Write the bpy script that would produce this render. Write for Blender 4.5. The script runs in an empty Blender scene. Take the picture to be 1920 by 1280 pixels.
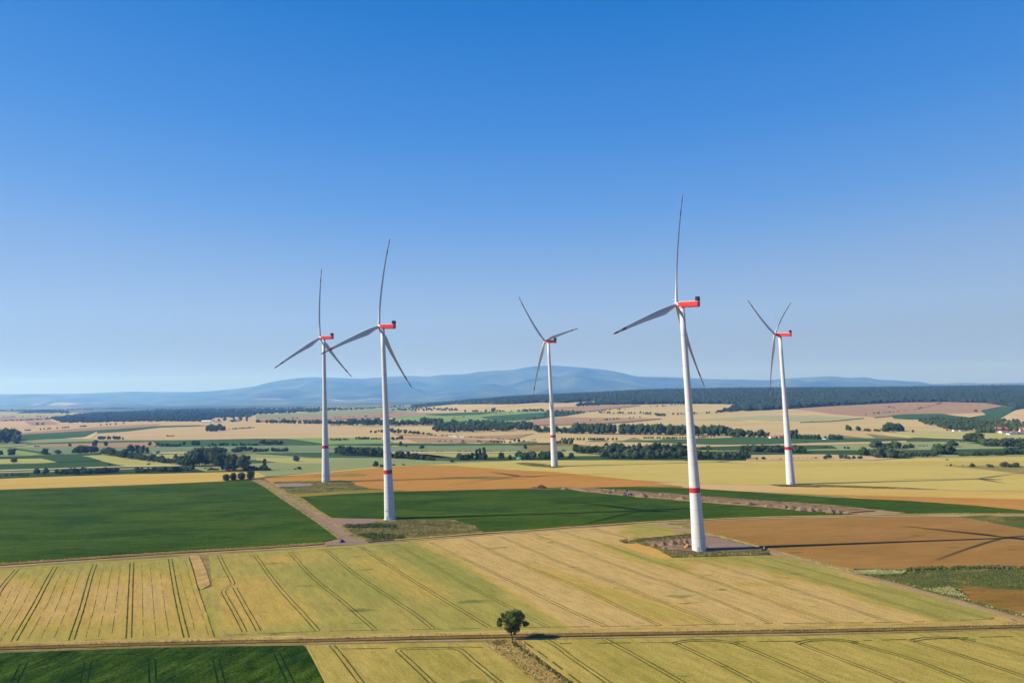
import bpy, bmesh, math, random
import numpy as np
from mathutils import Vector, Matrix
from mathutils.geometry import delaunay_2d_cdt
random.seed(7)
RNG = np.random.default_rng(7)
S = bpy.context.scene
COL = S.collection

# ------------------------------------------------------------------ camera
F = 1309.0                       # focal length in pixels of a 1920 wide picture
PITCH, ROLL = math.radians(4.37), math.radians(-0.9)
CAMZ = 100.0
cam = bpy.data.cameras.new('camera')
camo = bpy.data.objects.new('camera', cam)
COL.objects.link(camo)
cam.sensor_width = 36.0
cam.lens = F / 1920 * 36.0
cam.clip_start = 1.0
cam.clip_end = 120000.0
RM = Matrix.Rotation(math.pi / 2 + PITCH, 3, 'X') @ Matrix.Rotation(ROLL, 3, 'Z')
camo.matrix_world = Matrix.Translation((0, 0, CAMZ)) @ RM.to_4x4()
S.camera = camo
RN = np.array(RM)

# ------------------------------------------------------------------ world, sun, exposure
SUN_EL, SUN_AZ = math.radians(35.5), math.radians(185.0)   # azimuth of the sun from +X, counter-clockwise
SKYK = 0.066 * 1.70
SKYCAP = (.32, .46, .67)
SKYFIT = ((4.4, 3.2), (1.34, 1.25), (1.09, 0.6))
w = bpy.data.worlds.new("World")
S.world = w
w.use_nodes = True
nt = w.node_tree
nt.nodes.clear()
sky = nt.nodes.new('ShaderNodeTexSky')
sky.sky_type = 'NISHITA'
sky.sun_disc = False
sky.sun_elevation = SUN_EL
sky.sun_rotation = math.pi / 2 - SUN_AZ
sky.altitude = 400
sky.air_density = 1.0
sky.dust_density = 0.0
sky.ozone_density = 3.0
bg = nt.nodes.new('ShaderNodeBackground')
bg.inputs[1].default_value = 0.066
wo = nt.nodes.new('ShaderNodeOutputWorld')
# the camera's rendering of a clear sky: deeper and bluer than the raw model, one power curve per channel
sep = nt.nodes.new('ShaderNodeSeparateColor'); comb = nt.nodes.new('ShaderNodeCombineColor')
nt.links.new(sky.outputs[0], sep.inputs[0])
for i, (kk, gg) in enumerate(SKYFIT):
    pw_ = nt.nodes.new('ShaderNodeMath'); pw_.operation = 'POWER'; pw_.inputs[1].default_value = gg
    ml_ = nt.nodes.new('ShaderNodeMath'); ml_.operation = 'MULTIPLY'; ml_.inputs[1].default_value = kk * SKYK ** (gg - 1)
    nt.links.new(sep.outputs[max(i, 1)], pw_.inputs[0]); mn_ = nt.nodes.new('ShaderNodeMath'); mn_.operation = 'SMOOTH_MIN'; mn_.inputs[1].default_value = SKYCAP[i] / SKYK; mn_.inputs[2].default_value = .12 / SKYK
    nt.links.new(pw_.outputs[0], ml_.inputs[0]); nt.links.new(ml_.outputs[0], mn_.inputs[0]); nt.links.new(mn_.outputs[0], comb.inputs[i])
# clear-day gradient by elevation, even all round, mixed with the sky model
geo_ = nt.nodes.new('ShaderNodeTexCoord'); sxyz = nt.nodes.new('ShaderNodeSeparateXYZ'); nt.links.new(geo_.outputs['Generated'], sxyz.inputs[0])
rmp = nt.nodes.new('ShaderNodeValToRGB'); nt.links.new(sxyz.outputs['Z'], rmp.inputs[0])
STOPS = [(0.0, (.31, .35, .42)), (.061, (.31, .39, .50)), (.107, (.307, .445, .70)), (.255, (.122, .31, .745)), (.358, (.050, .236, .69)), (.495, (.006, .165, .57)), (1.0, (.004, .09, .40))]
el = rmp.color_ramp.elements
while len(el) < len(STOPS): el.new(.5)
for e_, (p_, c_) in zip(el, STOPS): e_.position = p_; e_.color = c_ + (1,)
scl = nt.nodes.new('ShaderNodeVectorMath'); scl.operation = 'SCALE'; scl.inputs['Scale'].default_value = 1 / SKYK
nt.links.new(rmp.outputs[0], scl.inputs[0])
mx_ = nt.nodes.new('ShaderNodeMix'); mx_.data_type = 'RGBA'; mx_.inputs['Factor'].default_value = .85
nt.links.new(comb.outputs[0], mx_.inputs[6]); nt.links.new(scl.outputs[0], mx_.inputs[7]); nt.links.new(mx_.outputs[2], bg.inputs[0])
nt.links.new(bg.outputs[0], wo.inputs[0])

sl = bpy.data.lights.new('sun', 'SUN')
sl.energy = 5.0
sl.angle = math.radians(0.5)
sl.color = (1.0, 0.94, 0.82)
so = bpy.data.objects.new('sun', sl)
COL.objects.link(so)
sd = Vector((math.cos(SUN_EL) * math.cos(SUN_AZ), math.cos(SUN_EL) * math.sin(SUN_AZ), math.sin(SUN_EL)))
so.rotation_euler = sd.to_track_quat('Z', 'Y').to_euler()
so.location = (-300, 0, 400)
S.view_settings.view_transform = 'Standard'
S.view_settings.look = 'None'
S.view_settings.gamma = 1.0
S.view_settings.exposure = 0.76
S.cycles.volume_bounces = 1
S.cycles.max_bounces = 6
S.cycles.transparent_max_bounces = 4

# ------------------------------------------------------------------ terrain and its projection
def srgb(c):
    c = c / 255.0
    return c / 12.92 if c <= 0.04045 else ((c + 0.055) / 1.055) ** 2.4
KEXP = 1.78
def C(r, g, b, k=1.0):
    """albedo for a level surface that shows as this colour in full sun"""
    return tuple(min(0.9, srgb(v) * k / KEXP) for v in (r, g, b)) + (1.0,)

HU = np.array([-9, -.15, -.07, 0., .18, .37, .55, .74, 9])
HZ = np.array([0, 0, 38, 70., 103, 108, 98, 88, 88])
def smooth(t):
    t = np.clip(t, 0, 1)
    return t * t * (3 - 2 * t)
def tz(X, Y):
    """height of the ground"""
    X = np.asarray(X, float); Y = np.asarray(Y, float)
    u = X / np.maximum(Y, 200.0)
    hc = np.interp(u, HU, HZ)
    s = smooth((Y - 2200) / 3800.0)
    dn = 1 - smooth((Y - 6400) / 4500.0)
    und = 5.0 * np.sin(X / 420.0 + 1.3) * np.sin(Y / 510.0) * smooth((Y - 2400) / 900) * (hc / 100.0) * dn
    return hc * s * dn + und
def ray(px, py):
    d = RN @ np.array([(px - 960) / F, -(py - 640) / F, -1.0])
    return d
def U(px, py, h=0.0):
    """the point of the ground (raised by h) that the photograph shows at this pixel"""
    d = ray(px, py)
    dy = d[1]
    if d[2] < -1e-6:
        t = (h - CAMZ) / d[2]
    else:
        t = 1e9
    if t * dy < 2150:
        p = d * t
        return Vector((p[0], p[1], h))
    T = np.concatenate([np.linspace(2100, 7000, 300), np.linspace(7050, 40000, 200)]) / dy
    P = np.outer(T, d)
    zz = P[:, 2] + CAMZ - h - tz(P[:, 0], P[:, 1])
    k = np.where(zz < 0)[0]
    if len(k) == 0:
        k = int(np.argmin(zz[:300])); tt = T[k]
    else:
        k = int(k[0])
        if k == 0: tt = T[0]
        else:
            a, b = zz[k - 1], zz[k]
            tt = T[k - 1] + (T[k] - T[k - 1]) * a / (a - b)
    p = d * tt
    return Vector((p[0], p[1], float(tz(p[0], p[1])) + h))

# ------------------------------------------------------------------ helpers
def tag(o, label=None, cat=None, group=None, kind=None):
    if label: o['label'] = label
    if cat: o['category'] = cat
    if group: o['group'] = group
    if kind: o['kind'] = kind
    return o
def link(name, me, parent=None, loc=None):
    o = bpy.data.objects.new(name, me)
    COL.objects.link(o)
    if parent: o.parent = parent
    if loc is not None: o.location = loc
    return o
def empty(name, loc, rot=(0, 0, 0)):
    o = bpy.data.objects.new(name, None)
    o.empty_display_size = 2
    COL.objects.link(o)
    o.location = loc
    o.rotation_euler = rot
    return o
def trimesh(name, V, T, mats, midx=None, smooth_=False):
    V = np.asarray(V, np.float32).reshape(-1, 3); T = np.asarray(T, np.int32).reshape(-1, 3)
    me = bpy.data.meshes.new(name)
    me.vertices.add(len(V)); me.vertices.foreach_set('co', V.ravel())
    n = len(T)
    me.loops.add(n * 3); me.loops.foreach_set('vertex_index', T.ravel())
    me.polygons.add(n)
    me.polygons.foreach_set('loop_start', np.arange(0, n * 3, 3, dtype=np.int32))
    if midx is not None: me.polygons.foreach_set('material_index', np.asarray(midx, np.int32))
    me.polygons.foreach_set('use_smooth', np.full(n, bool(smooth_)))
    for m in (mats if isinstance(mats, (list, tuple)) else [mats]): me.materials.append(m)
    me.update(calc_edges=True)
    me.validate()
    return me
class MB:
    """collects boxes, rings and lofts into one mesh"""
    def __init__(s): s.V = []; s.F = []; s.M = []
    def add(s, V, Fs, m=0):
        o = len(s.V)
        s.V += [tuple(v) for v in V]
        s.F += [tuple(i + o for i in f) for f in Fs]
        s.M += [m] * len(Fs)
    def box(s, c, d, m=0, taper=1.0, rz=0, tz_=0):
        x, y, z = d[0] / 2, d[1] / 2, d[2] / 2
        V = []
        for k, sc in ((-1, 1), (1, taper)):
            for a, b in ((-1, -1), (1, -1), (1, 1), (-1, 1)):
                X, Y = a * x * sc + (tz_ if k > 0 else 0), b * y * sc
                V.append((c[0] + X * math.cos(rz) - Y * math.sin(rz), c[1] + X * math.sin(rz) + Y * math.cos(rz), c[2] + k * z))
        s.add(V, [(3, 2, 1, 0), (4, 5, 6, 7), (0, 1, 5, 4), (1, 2, 6, 5), (2, 3, 7, 6), (3, 0, 4, 7)], m)
    def loft(s, rings, m=0, caps=True):
        n = len(rings[0]); V = [p for r in rings for p in r]; Fs = []
        for i in range(len(rings) - 1):
            for j in range(n):
                a = i * n + j; b = i * n + (j + 1) % n
                Fs.append((a, b, b + n, a + n))
        if caps:
            Fs.append(tuple(reversed(range(n)))); Fs.append(tuple(range((len(rings) - 1) * n, len(rings) * n)))
        s.add(V, Fs, m)
    def cyl(s, p, q, r1, r2=None, n=12, m=0):
        p, q = Vector(p), Vector(q)
        r2 = r1 if r2 is None else r2
        d = (q - p).normalized()
        a = d.orthogonal().normalized(); b = d.cross(a)
        R = []
        for c, r in ((p, r1), (q, r2)):
            R.append([c + (a * math.cos(t) + b * math.sin(t)) * r for t in [2 * math.pi * i / n for i in range(n)]])
        s.loft(R, m)
    def build(s, name, mats, parent=None, smooth_=False, bevel=0, loc=None):
        me = bpy.data.meshes.new(name)
        me.from_pydata(s.V, [], s.F)
        for m in (mats if isinstance(mats, (list, tuple)) else [mats]): me.materials.append(m)
        for p, k in zip(me.polygons, s.M):
            p.material_index = k; p.use_smooth = smooth_
        me.update()
        o = link(name, me, parent, loc)
        if bevel:
            b = o.modifiers.new('bevel', 'BEVEL'); b.width = bevel; b.segments = 2
        return o

# ------------------------------------------------------------------ materials
def mat(name, rough=0.8, spec=0.2):
    m = bpy.data.materials.new(name)
    m.use_nodes = True
    n = m.node_tree.nodes
    b = n['Principled BSDF']
    b.inputs['Roughness'].default_value = rough
    b.inputs['Specular IOR Level'].default_value = spec
    return m, n, m.node_tree.links, b
def ramp(n, stops):
    r = n.new('ShaderNodeValToRGB')
    e = r.color_ramp.elements
    while len(e) < len(stops): e.new(0.5)
    for k, (p, c) in enumerate(stops):
        e[k].position = p; e[k].color = c
    return r
def noise(n, l, vec, scale, detail=3, rough=0.55, dist=0.0):
    t = n.new('ShaderNodeTexNoise')
    t.inputs['Scale'].default_value = scale
    t.inputs['Detail'].default_value = detail
    t.inputs['Roughness'].default_value = rough
    t.inputs['Distortion'].default_value = dist
    l.new(vec, t.inputs['Vector'])
    return t.outputs['Fac']
def mixc(n, l, fac, a, b, mode='MIX'):
    m = n.new('ShaderNodeMix'); m.data_type = 'RGBA'; m.blend_type = mode
    for sock, v in ((m.inputs['Factor'], fac), (m.inputs[6], a), (m.inputs[7], b)):
        if hasattr(v, 'links') or isinstance(v, bpy.types.NodeSocket): l.new(v, sock)
        else: sock.default_value = v
    return m.outputs[2]
def mrange(n, l, v, a, b, c, d):
    m = n.new('ShaderNodeMapRange')
    l.new(v, m.inputs[0])
    for i, x in zip((1, 2, 3, 4), (a, b, c, d)): m.inputs[i].default_value = x
    return m.outputs[0]
def rotpos(n, l, ang, sx=1.0, sy=1.0):
    g = n.new('ShaderNodeNewGeometry')
    m = n.new('ShaderNodeMapping')
    m.inputs['Rotation'].default_value = (0, 0, -ang)
    m2 = n.new('ShaderNodeMapping')
    m2.inputs['Scale'].default_value = (sx, sy, 1)
    l.new(g.outputs['Position'], m.inputs['Vector'])
    l.new(m.outputs[0], m2.inputs['Vector'])
    return m2.outputs[0]
def bump(n, l, b, h, strength, dist):
    k = n.new('ShaderNodeBump')
    k.inputs['Strength'].default_value = strength
    k.inputs['Distance'].default_value = dist
    l.new(h, k.inputs['Height'])
    l.new(k.outputs[0], b.inputs['Normal'])
def crop(name, c1, c2, patch=60.0, grain=0.5, amt=0.22, ang=0.0, streak=0.25, rows=0.0, spots=None, bstr=0.5, ripe=None, blotch=None):
    """a field of crops: two tones in large patches, drawn out along the drilling direction, grain, optional dark spots"""
    m, n, l, b = mat(name, 0.95, 0.0)
    p = rotpos(n, l, ang, streak, 1.0)
    pw = rotpos(n, l, 0.0)
    big = noise(n, l, p, 1.0 / patch, 4, 0.6, 0.4)
    f = mrange(n, l, big, 0.36, 0.64, 0, 1)
    col = mixc(n, l, f, c1, c2)
    if ripe:
        a = n.new('ShaderNodeAttribute'); a.attribute_name = 'ripe'
        cr = ramp(n, ripe)
        add = n.new('ShaderNodeMath'); add.operation = 'ADD'
        l.new(a.outputs['Fac'], add.inputs[0])
        l.new(mrange(n, l, big, 0.3, 0.7, -0.13, 0.13), add.inputs[1])
        l.new(add.outputs[0], cr.inputs[0])
        col = cr.outputs[0]
    if spots:
        sp = noise(n, l, rotpos(n, l, spots[3] if len(spots) > 3 else 0.0, 0.35, 1.0), 1.0 / spots[0], 3, 0.6)
        col = mixc(n, l, mrange(n, l, sp, spots[1], spots[1] + 0.07, 0, 0.8), col, spots[2])
    if blotch:
        for (sc, th, cc, am) in blotch:
            q = noise(n, l, pw, 1.0 / sc, 4, 0.65, 0.6)
            col = mixc(n, l, mrange(n, l, q, th, th + 0.08, 0, am), col, cc)
    g1 = noise(n, l, pw, 1.0 / grain, 3, 0.75)
    g2 = noise(n, l, rotpos(n, l, ang, 0.2, 1.0), 1.0 / (grain * 5), 3, 0.7)
    gm = n.new('ShaderNodeMath'); gm.operation = 'ADD'
    l.new(mrange(n, l, g1, 0.3, 0.7, -amt, amt), gm.inputs[0])
    l.new(mrange(n, l, g2, 0.3, 0.7, 1 - amt * 0.6, 1 + amt * 0.6), gm.inputs[1])
    v = gm.outputs[0]
    if rows:
        wv = n.new('ShaderNodeTexWave'); wv.wave_type = 'BANDS'; wv.bands_direction = 'Y'
        wv.inputs['Scale'].default_value = 0.314 / rows
        wv.inputs['Distortion'].default_value = 0.6
        l.new(rotpos(n, l, ang), wv.inputs['Vector'])
        ml = n.new('ShaderNodeMath'); ml.operation = 'MULTIPLY'
        l.new(v, ml.inputs[0]); l.new(mrange(n, l, wv.outputs['Fac'], 0, 1, 0.9, 1.06), ml.inputs[1])
        v = ml.outputs[0]
    hs = n.new('ShaderNodeVectorMath'); hs.operation = 'SCALE'
    l.new(col, hs.inputs[0]); l.new(v, hs.inputs['Scale'])
    l.new(hs.outputs[0], b.inputs['Base Color'])
    bump(n, l, b, g1, bstr, 0.35)
    return m
def plain(name, c, rough=0.6, spec=0.3, var=0.12, scale=1.0, bstr=0.0, metal=0.0):
    m, n, l, b = mat(name, rough, spec)
    tc = n.new('ShaderNodeTexCoord')
    q = noise(n, l, tc.outputs['Object'], scale, 4, 0.6)
    hs = n.new('ShaderNodeVectorMath'); hs.operation = 'SCALE'
    hs.inputs[0].default_value = c[:3]
    l.new(mrange(n, l, q, 0.3, 0.7, 1 - var, 1 + var), hs.inputs['Scale'])
    l.new(hs.outputs[0], b.inputs['Base Color'])
    b.inputs['Metallic'].default_value = metal
    if bstr: bump(n, l, b, q, bstr, 0.1)
    return m
def leafmat(name, c1, c2, clump=2.5):
    m, n, l, b = mat(name, 0.8, 0.04)
    g = n.new('ShaderNodeNewGeometry')
    oi = n.new('ShaderNodeObjectInfo')
    q = noise(n, l, g.outputs['Position'], 1.0 / clump, 3, 0.7)
    ad = n.new('ShaderNodeMath'); ad.operation = 'ADD'
    l.new(mrange(n, l, q, 0.3, 0.7, 0, 0.7), ad.inputs[0])
    l.new(mrange(n, l, oi.outputs['Random'], 0, 1, -0.05, 0.35), ad.inputs[1])
    col = mixc(n, l, ad.outputs[0], c1, c2)
    l.new(col, b.inputs['Base Color'])
    tr = n.new('ShaderNodeBsdfTranslucent')
    l.new(col, tr.inputs['Color'])
    mx = n.new('ShaderNodeMixShader'); mx.inputs[0].default_value = 0.22
    l.new(b.outputs[0], mx.inputs[1]); l.new(tr.outputs[0], mx.inputs[2])
    l.new(mx.outputs[0], n['Material Output'].inputs['Surface'])
    return m

LEAF_DARK = leafmat('dark_green_leaves', (.026, .050, .018, 1), (.085, .115, .036, 1))
LEAF_MID = leafmat('mid_green_leaves', (.032, .068, .018, 1), (.085, .125, .035, 1))
LEAF_GREY = leafmat('grey_green_leaves', (.045, .07, .035, 1), (.12, .15, .075, 1))
LEAF_BROWN = leafmat('brownish_leaves', (.05, .042, .028, 1), (.10, .085, .05, 1))
LEAF_FOREST = leafmat('forest_canopy', (.010, .024, .014, 1), (.036, .056, .030, 1), 40.0)
BARK = plain('bark', (.11, .08, .055, 1), 0.9, 0.1, 0.3, 3.0, 0.5)

# ------------------------------------------------------------------ the setting: ground
def axis(segs):
    a = []
    for s0, s1, st in segs: a += list(np.arange(s0, s1, st))
    return np.array(a + [segs[-1][1]])
gx = axis([(-40000, -12000, 2000), (-12000, -4000, 500), (-4000, -1000, 200), (-1000, 6500, 75), (6500, 12000, 500), (12000, 40000, 2000)])
gy = axis([(-4000, 0, 1000), (0, 2000, 200), (2000, 7500, 75), (7500, 12000, 300), (12000, 34000, 1500)])
GX, GY = np.meshgrid(gx, gy)
GZ = tz(GX, GY) - 1.6 * smooth((GY - 1900) / 500)
GV = np.stack([GX, GY, GZ], -1).reshape(-1, 3)
nx, ny = len(gx), len(gy)
I = (np.arange(ny - 1)[:, None] * nx + np.arange(nx - 1)[None, :]).ravel()
GT = np.concatenate([np.stack([I, I + 1, I + 1 + nx], 1), np.stack([I, I + 1 + nx, I + nx], 1)])
yc = GV[GT].mean(1)[:, 1]
DRYG = crop('dry_margin_grass', C(172, 150, 92), C(122, 118, 66), 9, 0.7, 0.3, blotch=[(30, .52, C(150, 120, 90), .6)])
mt, n, l, b = mat('distant_patchwork', 0.9, 0.1)
vo = n.new('ShaderNodeTexVoronoi'); vo.inputs['Scale'].default_value = 1.0
vo.inputs['Randomness'].default_value = 0.9
l.new(rotpos(n, l, 0.3, 1 / 620.0, 1 / 500.0), vo.inputs['Vector'])
sp = n.new('ShaderNodeSeparateColor'); l.new(vo.outputs['Color'], sp.inputs[0])
cr = ramp(n, [(0, C(205, 180, 130)), (.22, C(150, 155, 100)), (.38, C(215, 185, 145)), (.56, C(60, 95, 60)), (.72, C(190, 165, 130)), (.86, C(120, 140, 90))])
cr.color_ramp.interpolation = 'CONSTANT'
l.new(sp.outputs[0], cr.inputs[0])
wd = noise(n, l, rotpos(n, l, 0.1, .35, 1), 1 / 900.0, 4, 0.6)
l.new(mixc(n, l, mrange(n, l, wd, .42, .46, 0, 1), cr.outputs[0], (.03, .06, .025, 1)), b.inputs['Base Color'])
FARM = mt
TANG = crop('tan_hill_ground', C(216, 193, 136), C(204, 178, 124), 260, 3, 0.05, streak=0.3)
mi = np.where(yc > 6600, 1, np.where(yc > 1500, 2, 0))
g = link('ground', trimesh('ground', GV, GT, [DRYG, FARM, TANG], mi, True))
tag(g, kind='structure')

def resample(pts, step):
    out = []
    n = len(pts)
    for i in range(n):
        a, b = np.array(pts[i], float), np.array(pts[(i + 1) % n], float)
        L = np.hypot(*(b - a)); k = max(1, int(L / step))
        for j in range(k): out.append(tuple(a + (b - a) * j / k))
    return out
def inpoly(P, poly):
    P = np.asarray(P, float); x, y = P[:, 0], P[:, 1]
    r = np.zeros(len(P), bool); n = len(poly); j = n - 1
    for i in range(n):
        xi, yi = poly[i]; xj, yj = poly[j]
        c = ((yi > y) != (yj > y)) & (x < (xj - xi) * (y - yi) / (yj - yi + 1e-12) + xi)
        r ^= c; j = i
    return r
def field(name, poly, m, h=0.6, step=14, wob=0.0, ripe=None, skirt=True):
    """one field: the polygon is given where the photograph shows its edge and laid on the real ground, h metres tall"""
    ys = [p[1] for p in poly]
    far = min(ys) < 830
    ey = 2.5 if far else 6.0
    edge = resample(poly, step)
    if wob:
        edge = [(x + random.uniform(-wob, wob) * 2, y + random.uniform(-wob, wob) * .6) for x, y in edge]
    ne = len(edge)
    pts = list(edge)
    xs = [p[0] for p in edge]; ye = [p[1] for p in edge]
    G = []
    y = min(ye) + ey / 2
    while y < max(ye):
        for x in np.arange(min(xs) + random.uniform(0, step), max(xs), step): G.append((x, y + random.uniform(-.2, .2) * ey))
        y += ey
    if G:
        G = np.array(G)
        ok = inpoly(G, edge)
        G = G[ok]
        if len(G):
            E = np.array(edge); d = np.array([np.min(np.hypot((E[:, 0] - q[0]), (E[:, 1] - q[1]) * 2)) for q in G])
            pts += [tuple(q) for q in G[d > 1.2]]
    res = delaunay_2d_cdt([Vector(p) for p in pts], [(i, (i + 1) % ne) for i in range(ne)], [], 1, 1e-4)
    v2, e2, f2 = res[0], res[1], res[2]
    V = [U(p.x, p.y, h) for p in v2]
    T = [tuple(f) for f in f2 if len(f) == 3]
    nv = len(V)
    # counter-clockwise seen from above
    T2 = []
    for a, b_, c in T:
        A, B, Cc = V[a], V[b_], V[c]
        if (B.x - A.x) * (Cc.y - A.y) - (B.y - A.y) * (Cc.x - A.x) < 0: a, b_ = b_, a
        T2.append((a, b_, c))
    if skirt:
        ring = {}
        cnt = {}
        for t in T2:
            for i in range(3):
                e = (t[i], t[(i + 1) % 3]); k = tuple(sorted(e)); cnt.setdefault(k, []).append(e)
        for k, es in cnt.items():
            if len(es) == 1:
                a, b_ = es[0]
                for q in (a, b_):
                    if q not in ring:
                        ring[q] = len(V); V.append(V[q] - Vector((0, 0, h + 2.0)))
                T2.append((b_, a, ring[a])); T2.append((b_, ring[a], ring[b_]))
    me = trimesh(name, [tuple(v) for v in V], T2, m)
    if ripe:
        at = me.attributes.new('ripe', 'FLOAT', 'POINT')
        P = np.array([(p.x, p.y) for p in v2])
        val = ripe(P)
        arr = np.zeros(len(me.vertices), np.float32); arr[:nv] = val[:nv]; 
        at.data.foreach_set('value', arr)
    o = link(name, me)
    tag(o, kind='structure')
    return o
def softpoly(P, poly, soft):
    """1 inside, falling to 0 over soft pixels (stretched vertically by 3)"""
    ins = inpoly(P, poly)
    E = resample(poly, 6); E = np.array(E)
    d = np.array([np.min(np.hypot(E[:, 0] - q[0], (E[:, 1] - q[1]) * 2.5)) for q in P])
    sdist = np.where(ins, d, -d)
    return np.clip(0.5 + sdist / (2 * soft), 0, 1)

# ------------------------------------------------------------------ near fields
def heading(p, q):
    a, b = U(*p), U(*q)
    return math.atan2(b.y - a.y, b.x - a.x)
A8 = heading((640, 1125), (544, 1035))      # drilling directions
A9 = heading((244, 1135), (247.5, 1055))
RIPE = [(0, C(156, 152, 76)), (.3, C(176, 162, 84)), (.55, C(194, 166, 84)), (.75, C(200, 168, 96)), (1, C(206, 174, 108))]
M_BEET = crop('beet_leaves', C(55, 82, 20), C(80, 102, 26), 38, 0.9, 0.5, 0.05, 0.4, bstr=0.8)
M_BEET2 = crop('beet_leaves_near', C(42, 68, 18), C(70, 92, 24), 10, 0.8, 0.8, 1.3, 0.5, bstr=1.0)
M_GOLD = crop('golden_barley', C(218, 186, 100), C(208, 174, 92), 90, 0.9, 0.1, 0.1)
M_GOLD2 = crop('yellow_wheat', C(214, 191, 108), C(198, 179, 98), 80, 1.2, 0.1, 0.0, 0.12)
M_ORANGE = crop('orange_ripe_barley', C(200, 146, 74), C(191, 138, 66), 70, 0.9, 0.12, 0.1)
M_BROWN = crop('brown_rape_stand', C(172, 130, 72), C(160, 119, 62), 50, 0.8, 0.22, 0.1, 0.4, spots=(9, .66, C(120, 105, 50)))
M_PINK = crop('pinkish_stubble', C(222, 182, 132), C(214, 178, 120), 120, 1.0, 0.06)
M_WHEAT = crop('ripening_wheat', C(170, 158, 78), C(190, 165, 84), 42, 0.6, 0.28, A8, 0.12, spots=(11, .635, C(112, 122, 60)), ripe=RIPE)
M_WHEATL = crop('ripening_wheat_left', C(168, 152, 72), C(200, 166, 94), 34, 0.6, 0.24, A9, 0.25, ripe=RIPE)
M_WHEATN = crop('near_wheat', C(174, 158, 76), C(190, 168, 88), 22, 0.55, 0.32, A8, 0.3, spots=(8, .66, C(120, 122, 52)))
M_ROUGH = crop('rough_grass_ground', C(128, 118, 66), C(96, 98, 50), 12, 0.8, 0.35, blotch=[(7, .56, C(190, 160, 105), .8), (16, .55, C(66, 78, 38), .8)])
M_SCRUB = crop('green_scrub_ground', C(106, 110, 54), C(84, 94, 44), 22, 0.9, 0.4, 0.1, 0.3, blotch=[(24, .54, C(146, 126, 70), .75), (9, .6, C(56, 70, 34), .8)])
M_OCHRE = crop('ochre_weedy_ground', C(164, 124, 60), C(140, 108, 50), 16, 0.8, 0.3, blotch=[(12, .6, C(96, 92, 44), .7)])
M_GRAVEL = crop('pinkish_gravel', C(164, 138, 120), C(152, 127, 110), 9, 0.4, 0.14, blotch=[(5, .6, C(150, 120, 100), .5)])
M_GRAVEL2 = crop('grey_gravel', C(168, 150, 140), C(156, 140, 130), 9, 0.4, 0.12)
M_PATH = crop('pale_dry_path', C(206, 176, 132), C(188, 158, 116), 8, 0.5, 0.18, blotch=[(6, .6, C(150, 130, 84), .7)])
M_DIRT = crop('bare_dirt', C(184, 152, 112), C(164, 132, 96), 8, 0.7, 0.25, blotch=[(7, .58, C(128, 118, 70), .7)])
M_RUT = crop('shaded_track_ground', C(84, 88, 42), C(98, 96, 48), 6, 0.5, 0.35)  # green of pressed crop, darkened by the shade down in the tracks
M_RUTG = crop('wheel_track_in_beet', C(26, 48, 24), C(34, 56, 28), 6, 0.5, 0.3)

def blend(base, items):
    def f(P):
        v = np.full(len(P), base, float)
        for poly, val, soft in items:
            k = softpoly(P, poly, soft)
            v = v * (1 - k) + val * k
        return v
    return f
R8 = blend(.30, [
    ([(395, 1045), (700, 1022), (960, 1140), (960, 1182), (410, 1195)], .28, 20),
    ([(400, 1085), (500, 1080), (560, 1120), (600, 1165), (420, 1180)], .62, 22),
    ([(460, 1045), (560, 1040), (600, 1060), (500, 1062)], .5, 14),
    ([(520, 1060), (640, 1050), (760, 1125), (700, 1140), (600, 1095)], .08, 16),
    ([(640, 1050), (730, 1040), (860, 1115), (800, 1130), (720, 1090)], .5, 16),
    ([(700, 1022), (780, 1020), (940, 1105), (930, 1125), (820, 1080)], .02, 12),
    ([(782, 1016), (950, 997), (1180, 980), (1250, 986), (1300, 1004), (1240, 1040), (1330, 1050), (1440, 1075), (1560, 1100), (1640, 1135), (1780, 1166), (1080, 1180), (1040, 1160), (960, 1108), (860, 1048)], 1.0, 9),
    ([(1180, 983), (1240, 983), (1290, 1001), (1200, 1008), (1160, 1000)], .18, 9),
    ([(985, 1052), (1090, 1085), (1200, 1118), (1330, 1165), (1240, 1168), (1120, 1120), (1000, 1070)], .42, 20),
    ([(1110, 1015), (1180, 1028), (1300, 1062), (1290, 1072), (1180, 1048)], .3, 12),
    ([(1240, 1046), (1440, 1040), (1560, 1070), (1700, 1100), (1870, 1152), (1760, 1160), (1600, 1112), (1520, 1092), (1440, 1068), (1330, 1056)], .16, 11),
    ([(1375, 1092), (1480, 1088), (1490, 1096), (1390, 1099)], .45, 6),
    ([(1168, 1018), (1195, 1017), (1245, 1036), (1262, 1046), (1240, 1047)], .78, 4),
    ([(1560, 1066), (1640, 1086), (1660, 1096), (1600, 1090)], .7, 6),
    ([(1840, 1160), (1900, 1150), (1920, 1166), (1850, 1176)], .7, 8),
])
R9 = blend(.42, [
    ([(-60, 1110), (30, 1085), (90, 1120), (40, 1170), (-60, 1180)], .85, 26),
    ([(90, 1120), (160, 1095), (150, 1150), (90, 1175), (60, 1160)], .85, 24),
    ([(170, 1100), (235, 1085), (240, 1150), (170, 1170)], .88, 22),
    ([(250, 1090), (310, 1085), (325, 1130), (280, 1165), (245, 1160)], .82, 22),
    ([(350, 1110), (375, 1110), (395, 1160), (370, 1170)], .6, 14),
    ([(-100, 1060), (350, 1040), (350, 1066), (-100, 1090)], .25, 12),
    ([(-100, 1200), (400, 1186), (400, 1210), (-100, 1220)], .4, 10)])
field('beet_field', [(-260, 933), (0, 919), (240, 911), (415, 903), (470, 899), (498, 914), (530, 936), (560, 956), (598, 982), (628, 1003), (636, 1008), (600, 1016), (500, 1023), (300, 1033), (0, 1054), (-260, 1069)], M_BEET, 0.45, 16, .4)
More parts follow.
